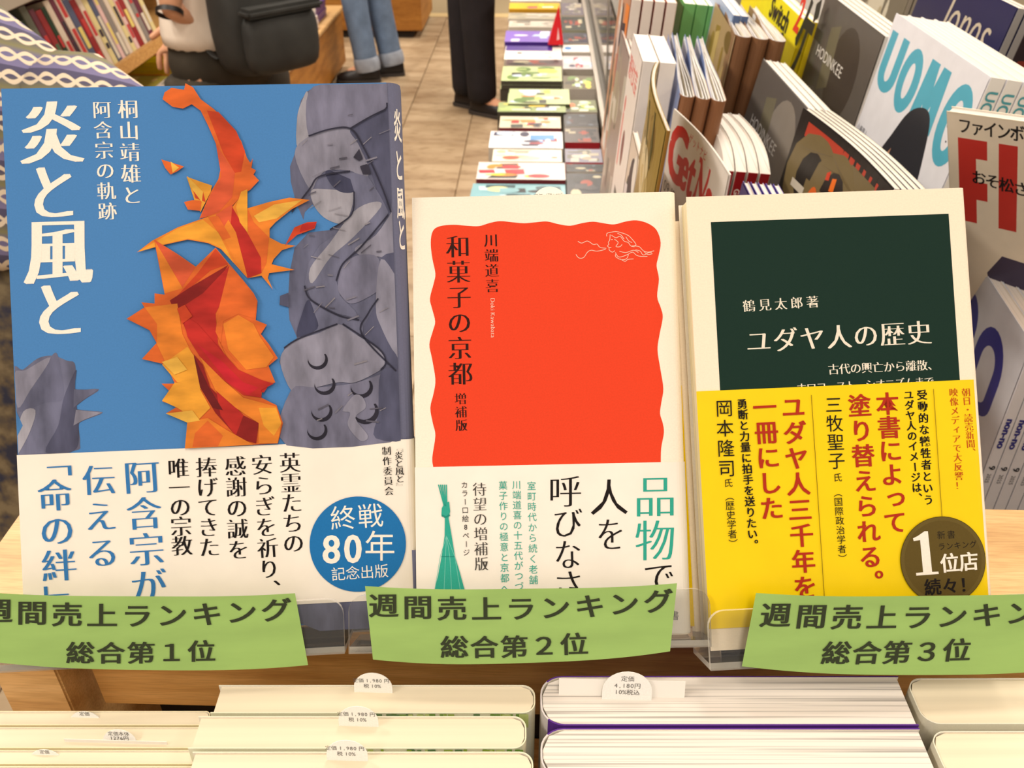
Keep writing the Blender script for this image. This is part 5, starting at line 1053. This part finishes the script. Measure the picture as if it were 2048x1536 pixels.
# piles on the platform below
def pileflat(px, py, z0, w, d, n, t_, c, nm, grp, pal=None, top=None):
    p = onz(px, py, z0 + n * t_)
    for k_ in range(n):
        z = z0 + (k_ + 1) * t_; mw = frame((p.x + 0.002 * (k_ % 2), p.y, z), (1, 0, 0), (0, 1, 0))
        m_ = thing('picture_book', ('topmost ' if k_ == n - 1 else ORD[n - 1 - k_] + ' from the top, ') + nm, 'book', mw, grp)
        book_body(m_, w, d, t_ - 0.0006, 'R', 0.001, 0.0008, front=(top or c) if k_ == n - 1 else c, spc=c, pages=mat(grp, c, 0.6), cover=M_gloss)
        if k_ == n - 1 and pal: kk = Ink(mw, 0.0003); patches(kk, -w / 2 + 0.004, 0.004, w / 2 - 0.004, d - 0.004, pal, 14, n + 7); kk.build('cover_print', M_gloss, m_)
pileflat(330, 125, 0.6205, 0.30, 0.20, 4, 0.016, (214, 186, 20), 'bright yellow picture book piled below the bookcase', 'yellow picture books on the platform', 'yellow', (222, 206, 24))
pileflat(318, 150, 0.6205, 0.26, 0.17, 2, 0.012, (220, 140, 50), 'orange picture book in front of the yellow pile', 'orange picture books on the platform', 'tabloid')
pileflat(352, 176, 0.6205, 0.15, 0.17, 2, 0.014, (226, 214, 206), 'white and pink picture book nearest on the platform', 'white picture books on the platform', 'pale')
pileflat(250, 180, 0.6205, 0.16, 0.17, 2, 0.012, (150, 140, 60), 'olive picture book behind the knitted shoulder', 'olive picture books on the platform', 'gold')

# ================================================================ people
def bake_skin(name, nodes, edges, m, parent, root=0, sub=2):
    me = bpy.data.meshes.new(name); me.from_pydata([n[0] for n in nodes], edges, []); o = bpy.data.objects.new(name, me); COL.objects.link(o)
    md = o.modifiers.new('s', 'SKIN'); md.use_smooth_shade = True; bpy.context.view_layer.update()
    for i, n in enumerate(nodes):
        r = n[1] if isinstance(n[1], tuple) else (n[1], n[1]); me.skin_vertices[0].data[i].radius = r; me.skin_vertices[0].data[i].use_root = (i == root)
    sm = o.modifiers.new('u', 'SUBSURF'); sm.levels = sub; sm.render_levels = sub
    dg = bpy.context.evaluated_depsgraph_get(); new = bpy.data.meshes.new_from_object(o.evaluated_get(dg)); bpy.data.objects.remove(o); new.name = name
    new.materials.clear(); return link(name, new, m, parent, smooth=True)
def tube(mb, pts, rad, n=18, cap=True):
    pts = [Vector(p) for p in pts]; b0 = len(mb.v); T0 = (pts[1] - pts[0]).normalized(); ref = Vector((1, 0, 0)) if abs(T0.x) < 0.8 else Vector((0, 1, 0))
    for i, p in enumerate(pts):
        T = (pts[min(i + 1, len(pts) - 1)] - pts[max(i - 1, 0)]).normalized(); X = (ref - T * ref.dot(T)).normalized(); Y = T.cross(X); r = rad[i] if isinstance(rad[i], tuple) else (rad[i], rad[i])
        for q in range(n): a = 2 * math.pi * q / n; mb.v.append(tuple(p + X * r[0] * math.cos(a) + Y * r[1] * math.sin(a)))
    for i in range(len(pts) - 1):
        for q in range(n): a, b = b0 + i * n + q, b0 + i * n + (q + 1) % n; mb.face([a, b, b + n, a + n])
    if cap: mb.face([b0 + q for q in reversed(range(n))]); mb.face([b0 + (len(pts) - 1) * n + q for q in range(n)])
def finish(mb, name, m, parent, sub=1):
    o = mb.build(name, m, parent, smooth=True, recalc=True)
    if sub: s_ = o.modifiers.new('u', 'SUBSURF'); s_.levels = sub; s_.render_levels = sub
    return o
def hand(nodes, edges, wrist_i, w, d, side, curl=0.25, s=1.0, palmn=None):
    """adds palm and five fingers to a skin graph; w wrist position, d pointing direction, side = thumb direction."""
    d = Vector(d).normalized(); sd = Vector(side); sd = (sd - d * sd.dot(d)).normalized(); nrm = d.cross(sd)
    P_ = Vector(w); pm = len(nodes); nodes.append((tuple(P_ + d * 0.04 * s), (0.030 * s, 0.016 * s))); edges.append((wrist_i, pm))
    kn = len(nodes); nodes.append((tuple(P_ + d * 0.075 * s), (0.034 * s, 0.014 * s))); edges.append((pm, kn))
    for j, (off, L) in enumerate(((0.030, 0.066), (0.010, 0.074), (-0.011, 0.068), (-0.030, 0.054))):
        b = P_ + d * 0.082 * s + sd * off * s; a = b; last = kn
        for q in range(3):
            dd = (d * math.cos(curl * (q + 0.5)) + nrm * math.sin(curl * (q + 0.5))); a = a + dd * L * s / 3
            nodes.append((tuple(a), 0.0085 * s - 0.0008 * q)); edges.append((last, len(nodes) - 1)); last = len(nodes) - 1
    a = P_ + d * 0.025 * s + sd * 0.032 * s; last = pm
    for q in range(3):
        nodes.append((tuple(a), 0.0105 * s - 0.001 * q)); edges.append((last, len(nodes) - 1)); last = len(nodes) - 1; a = a + (d * 0.8 + sd * 0.55).normalized() * 0.028 * s
def person(label, pos, rz, H=1.68, legs=None, arms=None, top=M_shirt, bottom=M_black, shoe=M_shoe, hem=0.90, skirt=False, sleeve=0.55, female=False, cuff=None, hair=0.0, sl_full=False, legr=1.0, tw=1.0, shoe_dir=None, lean=0.0):
    mw = Matrix.Translation(pos) @ Matrix.Rotation(rz, 4, 'Z'); root = thing('person', label, 'person', mw); s = H / 1.70; inv = mw.inverted()
    Lc = lambda p: inv @ Vector(p)
    hipz, shz = 0.93 * s, 1.41 * s; sw = (0.175 if female else 0.195) * s * tw
    L = legs or {}
    leg = {}
    for sd, sg in (('L', -1), ('R', 1)):
        hp = Vector((sg * 0.09 * s, 0, hipz - 0.05)); an = Lc(L[sd]['ankle']) if sd in L else Vector((sg * 0.11 * s, -0.02, 0.085)); kn = Lc(L[sd]['knee']) if sd in L and 'knee' in L[sd] else (hp + an) / 2 + Vector((0, 0.02, 0.02)); leg[sd] = (hp, kn, an)
    A = arms or {}; arm = {}
    for sd, sg in (('L', -1), ('R', 1)):
        sh = Vector((sg * sw, lean, shz - 0.03)); el = Lc(A[sd]['elbow']) if sd in A else Vector((sg * (sw + 0.05), -0.03 + lean, shz - 0.31 * s)); wr = Lc(A[sd]['wrist']) if sd in A else Vector((sg * (sw + 0.045), 0.07 + lean, shz - 0.55 * s)); arm[sd] = (sh, el, wr)
    nodes = [((0, 0, hipz), (0.13 * s, 0.10 * s)), ((0, lean * 0.3, hipz + 0.16 * s), (0.11 * s, 0.085 * s)), ((0, lean * 0.8, shz - 0.16 * s), (0.125 * s, 0.09 * s)), ((0, lean, shz - 0.02), (0.09 * s, 0.07 * s)), ((0, lean, shz + 0.07 * s), 0.052 * s), ((0, lean + 0.01, shz + 0.13 * s), 0.056 * s)]
    edges = [(i, i + 1) for i in range(5)]
    for sd in 'LR':
        hp, kn, an = leg[sd]; b = len(nodes); toe = Vector((0, 0.12, -0.05)) if not shoe_dir else inv.to_3x3() @ Vector(shoe_dir) * 0.13 + Vector((0, 0, -0.05))
        nodes += [(tuple(hp), 0.085 * s), (tuple(kn), 0.058 * s), (tuple(kn.lerp(an, 0.35)), 0.052 * s), (tuple(an), 0.036 * s), (tuple(an + toe), (0.035, 0.022))]; edges += [(0, b), (b, b + 1), (b + 1, b + 2), (b + 2, b + 3), (b + 3, b + 4)]
        sh, el, wr = arm[sd]; b = len(nodes); nodes += [(tuple(sh), 0.055 * s), (tuple(el), 0.040 * s), (tuple(el.lerp(wr, 0.4)), 0.037 * s), (tuple(wr), (0.027 * s, 0.021 * s))]; edges += [(3, b), (b, b + 1), (b + 1, b + 2), (b + 2, b + 3)]
        d_ = (wr - el).normalized() if not (sd in A and 'dir' in A[sd]) else (inv.to_3x3() @ Vector(A[sd]['dir'])); tsd = Vector((0, 1, 0)) if not (sd in A and 'thumb' in A[sd]) else inv.to_3x3() @ Vector(A[sd]['thumb'])
        if abs(d_.normalized().dot(tsd.normalized())) > 0.9: tsd = Vector((0, 0, 1))
        hand(nodes, edges, b + 3, wr, d_, tsd, 0.35, s)
    bake_skin('body', nodes, edges, M_skin, root, 0, 2)
    # head with face
    hc = Vector((0, lean + 0.025, shz + 0.215 * s)); bm = bmesh.new(); bmesh.ops.create_uvsphere(bm, u_segments=28, v_segments=20, radius=1)
    for v in bm.verts:
        x, y_, z = v.co; jaw = 1 - 0.28 * max(0, -z) ** 1.3; fx = x * 0.074 * jaw; fy = y_ * 0.092 * (1 - 0.12 * max(0, -z)); fz = z * 0.115
        if y_ > 0: fy += 0.016 * math.exp(-((x / 0.16) ** 2 + ((z + 0.12) / 0.16) ** 2)) - 0.008 * (math.exp(-(((abs(x) - 0.4) / 0.16) ** 2 + ((z - 0.02) / 0.1) ** 2))) + 0.004 * math.exp(-((x / 0.3) ** 2 + ((z + 0.42) / 0.07) ** 2))
        v.co = Vector((fx * s, fy * s, fz * s)) + hc
    me = bpy.data.meshes.new('head'); bm.to_mesh(me); bm.free(); hd = link('head', me, M_skin, root, smooth=True)
    for sg in (-1, 1):
        for nm, off, r, mm in (('eye', (sg * 0.030, 0.079, 0.004), 0.0115, M_white), ('pupil', (sg * 0.030, 0.0885, 0.004), 0.0045, M_hair)):
            bm = bmesh.new(); bmesh.ops.create_uvsphere(bm, u_segments=10, v_segments=8, radius=r * s)
            for v in bm.verts: v.co += Vector(off) * s + hc
            me = bpy.data.meshes.new(nm); bm.to_mesh(me); bm.free(); link(nm, me, mm, hd)
        bm = bmesh.new(); bmesh.ops.create_uvsphere(bm, u_segments=10, v_segments=8, radius=1)
        for v in bm.verts: v.co = Vector((v.co.x * 0.007 + sg * 0.076, v.co.y * 0.018, v.co.z * 0.031)) * s + hc
        me = bpy.data.meshes.new('ear'); bm.to_mesh(me); bm.free(); link('ear', me, M_skin, hd)
    bm = bmesh.new(); bmesh.ops.create_uvsphere(bm, u_segments=8, v_segments=6, radius=1)
    for v in bm.verts: v.co = Vector((v.co.x * 0.024, v.co.y * 0.006 + 0.083, v.co.z * 0.006 - 0.048)) * s + hc
    me = bpy.data.meshes.new('mouth'); bm.to_mesh(me); bm.free(); link('mouth', me, mat('lips', (170, 96, 84), 0.5), hd)
    bm = bmesh.new(); bmesh.ops.create_uvsphere(bm, u_segments=24, v_segments=16, radius=1)
    for v in bm.verts:
        x, y_, z = v.co; drop = hair * max(0, -z) if y_ < 0.2 else 0; zz = max(z, -0.1 if y_ > -0.1 else -0.75)
        if y_ > 0.35: zz = max(zz, 0.42)
        v.co = Vector((x * 0.083, y_ * 0.101 - 0.008, zz * 0.125 + 0.006 - drop)) * s + hc
    me = bpy.data.meshes.new('hair'); bm.to_mesh(me); bm.free(); link('hair', me, M_hair, root, smooth=True)
    # upper garment
    g_ = MB(); e = 0.02
    prof = [(hem, 0.165, 0.125, 0), (hem + 0.05, 0.162, 0.123, 0), (hipz + 0.14, 0.148, 0.112, .3), (shz - 0.25, 0.160, 0.118, .7), (shz - 0.12, 0.168, 0.118, .9), (shz - 0.03, 0.150, 0.095, 1), (shz + 0.015, 0.100, 0.072, 1), (shz + 0.035, 0.064, 0.060, 1)]
    if sl_full: prof[-3:] = [(shz - 0.01, 0.160, 0.10, 1), (shz + 0.025, 0.125, 0.085, 1), (shz + 0.05, 0.085, 0.074, 1), (shz + 0.085, 0.062, 0.064, 1)]
    prof = [p for i, p in enumerate(prof) if i == 0 or p[0] > hem + 0.03]
    tube(g_, [(0, lean * p[3], p[0]) for p in prof], [(p[1] * s * tw, p[2] * s * tw) for p in prof], 24)
    for sd in 'LR':
        sh, el, wr = arm[sd]; inn = sh.copy(); inn.x *= 0.55; inn.z += 0.008
        pts = [inn, sh + Vector((0, 0, 0.0)), sh.lerp(el, 0.35), sh.lerp(el, 0.35 + 0.65 * min(1, sleeve / 0.55) * 0.6)]; rr_ = [0.072 * s, 0.074 * s, 0.068 * s, 0.066 * s]
        if sl_full: pts = [inn, sh, sh.lerp(el, 0.5), el, el.lerp(wr, 0.5), el.lerp(wr, 0.92)]; rr_ = [0.082 * s, 0.086 * s, 0.072 * s, 0.056 * s, 0.05 * s, 0.044 * s]
        tube(g_, pts, rr_, 18)
    finish(g_, 'knit_top' if top is M_knit else 'shirt', top, root, 1)
    # lower garment
    g_ = MB(); hw = [(0.16 * s, 0.12 * s), (0.168 * s, 0.128 * s), (0.172 * s, 0.13 * s)]
    if skirt:
        zt = hem + 0.01; tube(g_, [(0, 0, zt + 0.02), (0, 0, zt - 0.08), (0, 0, hipz - 0.1), (0, 0, 0.55), (0, 0, 0.30)], [(0.160 * s * tw, 0.122 * s * tw), (0.176 * s * tw, 0.134 * s * tw), (0.20 * s * tw, 0.16 * s * tw), (0.235 * s * tw, 0.20 * s * tw), (0.26 * s * tw, 0.23 * s * tw)], 28); finish(g_, 'skirt', bottom, root, 1)
    else:
        tube(g_, [(0, 0, max(hem + 0.03, hipz + 0.08)), (0, 0, hipz), (0, 0, hipz - 0.09 * s)], [(0.148 * s, 0.112 * s), (0.160 * s, 0.120 * s), (0.150 * s, 0.112 * s)], 22)
        for sd in 'LR':
            hp, kn, an = leg[sd]; e_ = an + Vector((0, 0, -0.035)); tube(g_, [hp + Vector((0, 0, 0.03)), hp, hp.lerp(kn, 0.5), kn, kn.lerp(an, 0.5), an + (kn - an).normalized() * 0.06, e_], [0.090 * s * legr, 0.096 * s * legr, 0.086 * s * legr, 0.074 * s * legr, 0.070 * s * legr, 0.068 * s * legr, 0.070 * s * legr], 18)
        finish(g_, 'trousers', bottom, root, 1)
        if cuff:
            for sd in 'LR':
                hp, kn, an = leg[sd]; c_ = MB(); dd = (kn - an).normalized(); tube(c_, [an + dd * -0.02, an + dd * 0.0, an + dd * 0.045, an + dd * 0.055], [0.071 * s * legr, 0.077 * s * legr, 0.076 * s * legr, 0.070 * s * legr], 18, False); finish(c_, 'cuff', cuff, root, 1)
    for sd in 'LR':
        an = leg[sd][2]; dr = Vector((0, 1, 0)) if not shoe_dir else (inv.to_3x3() @ Vector(shoe_dir)); dr.z = 0; dr.normalize(); sx = Vector((dr.y, -dr.x, 0)); c_ = MB()
        st_ = [(-0.075, 0.028, 0.045), (-0.06, 0.036, 0.085), (-0.02, 0.040, 0.10), (0.03, 0.043, 0.085), (0.09, 0.046, 0.058), (0.14, 0.044, 0.045), (0.18, 0.032, 0.034), (0.195, 0.014, 0.02)]
        for t_, hw_, hh in st_:
            base = Vector((an.x, an.y, 0.008)) + dr * t_ * 0.95
            for q in range(12):
                a = 2 * math.pi * q / 12; zz = max(0, math.sin(a)) * hh + min(0, math.sin(a)) * 0.004; c_.v.append(tuple(base + sx * hw_ * math.cos(a) + Vector((0, 0, 0.012 + zz))))
        for i_ in range(len(st_) - 1):
            for q in range(12): a, b = i_ * 12 + q, i_ * 12 + (q + 1) % 12; c_.face([a, b, b + 12, a + 12])
        c_.face(list(range(11, -1, -1))); c_.face([(len(st_) - 1) * 12 + q for q in range(12)]); sho = finish(c_, 'shoe', shoe, root, 1)
        c_ = MB(); out = [Vector((an.x, an.y, 0)) + dr * t_ * 0.97 + sx * sg * (hw_ + 0.003) for sg, rng in ((1, st_), (-1, st_[::-1])) for t_, hw_, hh in rng]
        n_ = len(out); c_.v = [(p.x, p.y, 0.001) for p in out] + [(p.x, p.y, 0.02) for p in out]; c_.face(range(n_)); c_.face(range(2 * n_ - 1, n_ - 1, -1))
        for q in range(n_): c_.face([q, (q + 1) % n_, n_ + (q + 1) % n_, n_ + q])
        c_.build('sole', M_sole, sho, recalc=True)
    return root, mw
# person in knitted top at the left edge
c = dep(-112, 150, 0.98)
person('person in a wave patterned knit top and mottled skirt beside the left edge', (c.x, c.y, 0), math.radians(-8), 1.485, top=M_knit, bottom=M_mottle, hem=1.03, skirt=True, female=True, hair=0.12, sl_full=True, tw=1.16)
# person with backpack
c = dep(452, 125, 2.3)
bp_root, bp_mw = person('person in white shirt and dark trousers wearing a charcoal backpack', (c.x, c.y, 0), math.radians(58), 1.66, top=M_shirt, bottom=M_olive, hem=0.93,
    arms={'L': dict(elbow=dep(352, -120, 2.02), wrist=dep(338, 26, 2.08), dir=dep(425, 58, 2.20) - dep(338, 26, 2.08), thumb=(0, 0, 1)), 'R': dict(elbow=dep(392, -50, 2.42), wrist=dep(362, 38, 2.28), dir=dep(345, 92, 2.26) - dep(362, 38, 2.28), thumb=(-1, 0, 0))})
for (px, py, d, r) in ((339, 24, 2.078, 0.031), (366, 6, 2.2, 0.0)):
    if r:
        bm = MB(); p = bp_mw.inverted() @ dep(px, py - 4, d); q = bp_mw.inverted() @ dep(px, py + 6, d); tube(bm, [p, q], [r, r], 20, False); ws = finish(bm, 'wristband', M_hair, None, 0); ws.matrix_world = bp_mw; tag(ws, 'black wristband on the wrist of the person with the backpack', 'wristband')
# backpack behind the body (world +X side)
BA = math.radians(48); bk = dep(530, 90, 2.16); BKW = Matrix.Translation((bk.x, bk.y, 0.905)) @ Matrix.Rotation(BA, 4, 'Z') @ Matrix.Scale(0.78, 4)
bpk = thing('backpack', 'charcoal nylon backpack with front pocket worn by the person in white', 'backpack', BKW)
m = MB(); pr = []
for z, hx, hy in ((0.0, 0.10, 0.055), (0.012, 0.135, 0.078), (0.06, 0.150, 0.092), (0.16, 0.155, 0.098), (0.28, 0.150, 0.092), (0.36, 0.135, 0.08), (0.42, 0.10, 0.055), (0.435, 0.05, 0.02)):
    ring = []
    for q in range(24):
        a = 2 * math.pi * q / 24; cx, sx_ = math.cos(a), math.sin(a); ring.append((hx * math.copysign(abs(cx) ** 0.6, cx), hy * math.copysign(abs(sx_) ** 0.6, sx_), z))
    m.v += ring
for i in range(7):
    for q in range(24): a, b = i * 24 + q, i * 24 + (q + 1) % 24; m.face([a, b, b + 24, a + 24])
m.face(range(23, -1, -1)); m.face([7 * 24 + q for q in range(24)]); finish(m, 'bag_body', M_pack, bpk, 1)
m = MB()
for z, hx, hy in ((0.015, 0.10, 0.02), (0.03, 0.122, 0.040), (0.10, 0.128, 0.046), (0.17, 0.125, 0.040), (0.195, 0.11, 0.018)):
    m.v += [(hx * math.copysign(abs(math.cos(a)) ** 0.6, math.cos(a)), -0.098 + hy * math.copysign(abs(math.sin(a)) ** 0.7, math.sin(a)), z) for a in [2 * math.pi * q / 20 for q in range(20)]]
for i in range(4):
    for q in range(20): a, b = i * 20 + q, i * 20 + (q + 1) % 20; m.face([a, b, b + 20, a + 20])
m.face(range(19, -1, -1)); m.face([4 * 20 + q for q in range(20)]); finish(m, 'front_pocket', M_pack, bpk, 1)
box('pocket_flap', (-0.132, -0.150, 0.185), (0.132, -0.085, 0.212), M_pack, bpk, 0.01)
for sg in (-1, 1):
    m = MB(); tube(m, [(sg * 0.07, 0.075, 0.40), (sg * 0.085, 0.14, 0.50), (sg * 0.10, 0.25, 0.50), (sg * 0.12, 0.325, 0.38), (sg * 0.14, 0.28, 0.20), (sg * 0.13, 0.12, 0.05), (sg * 0.12, 0.07, 0.04)], [(0.02, 0.005), (0.024, 0.006), (0.026, 0.006), (0.024, 0.006), (0.016, 0.005), (0.010, 0.004), (0.01, 0.004)], 10); finish(m, 'shoulder_strap', M_pack, bpk, 1)
# person in jeans
def leg_from(pa, pb, d, zk):
    a = onz(*pa, 0.0); a = Vector((a.x, a.y, 0.09)); b = dep(*pb, d); k = a + (b - a) * ((zk - a.z) / (b.z - a.z)); return dict(ankle=a, knee=k)
a1 = onz(738, 163, 0); a2 = onz(786, 150, 0)
j1 = dict(ankle=Vector((a1.x, a1.y, 0.085)), knee=Vector((a1.x - 0.055, a1.y + 0.02, 0.47))); j2 = dict(ankle=Vector((a2.x, a2.y, 0.085)), knee=Vector((a2.x - 0.07, a2.y + 0.02, 0.47)))
c = (a1 + a2) / 2
person('person in washed blue jeans with turned-up cuffs and black shoes', (c.x - 0.05, c.y, 0), math.radians(60), 1.72, top=mat('navy_top', (40, 44, 60), 0.9), bottom=M_denim, cuff=M_denim2, shoe=M_shoe, legs={'L': j1, 'R': j2}, shoe_dir=(-1, -0.15, 0), legr=1.0)
# person in black trousers
a1 = onz(934, 212, 0); a2 = onz(966, 228, 0)
person('person in black trousers and black leather shoes standing by the aisle table', ((a1.x + a2.x) / 2, (a1.y + a2.y) / 2, 0), math.radians(-70), 1.74, top=mat('black_jacket', (34, 32, 36), 0.9), bottom=M_black, legs={'L': dict(ankle=Vector((a1.x, a1.y, 0.085)), knee=Vector((a1.x - 0.005, a1.y + 0.01, 0.48))), 'R': dict(ankle=Vector((a2.x, a2.y, 0.085)), knee=Vector((a2.x - 0.02, a2.y + 0.01, 0.48)))}, shoe_dir=(1, -0.55, 0), legr=1.12)
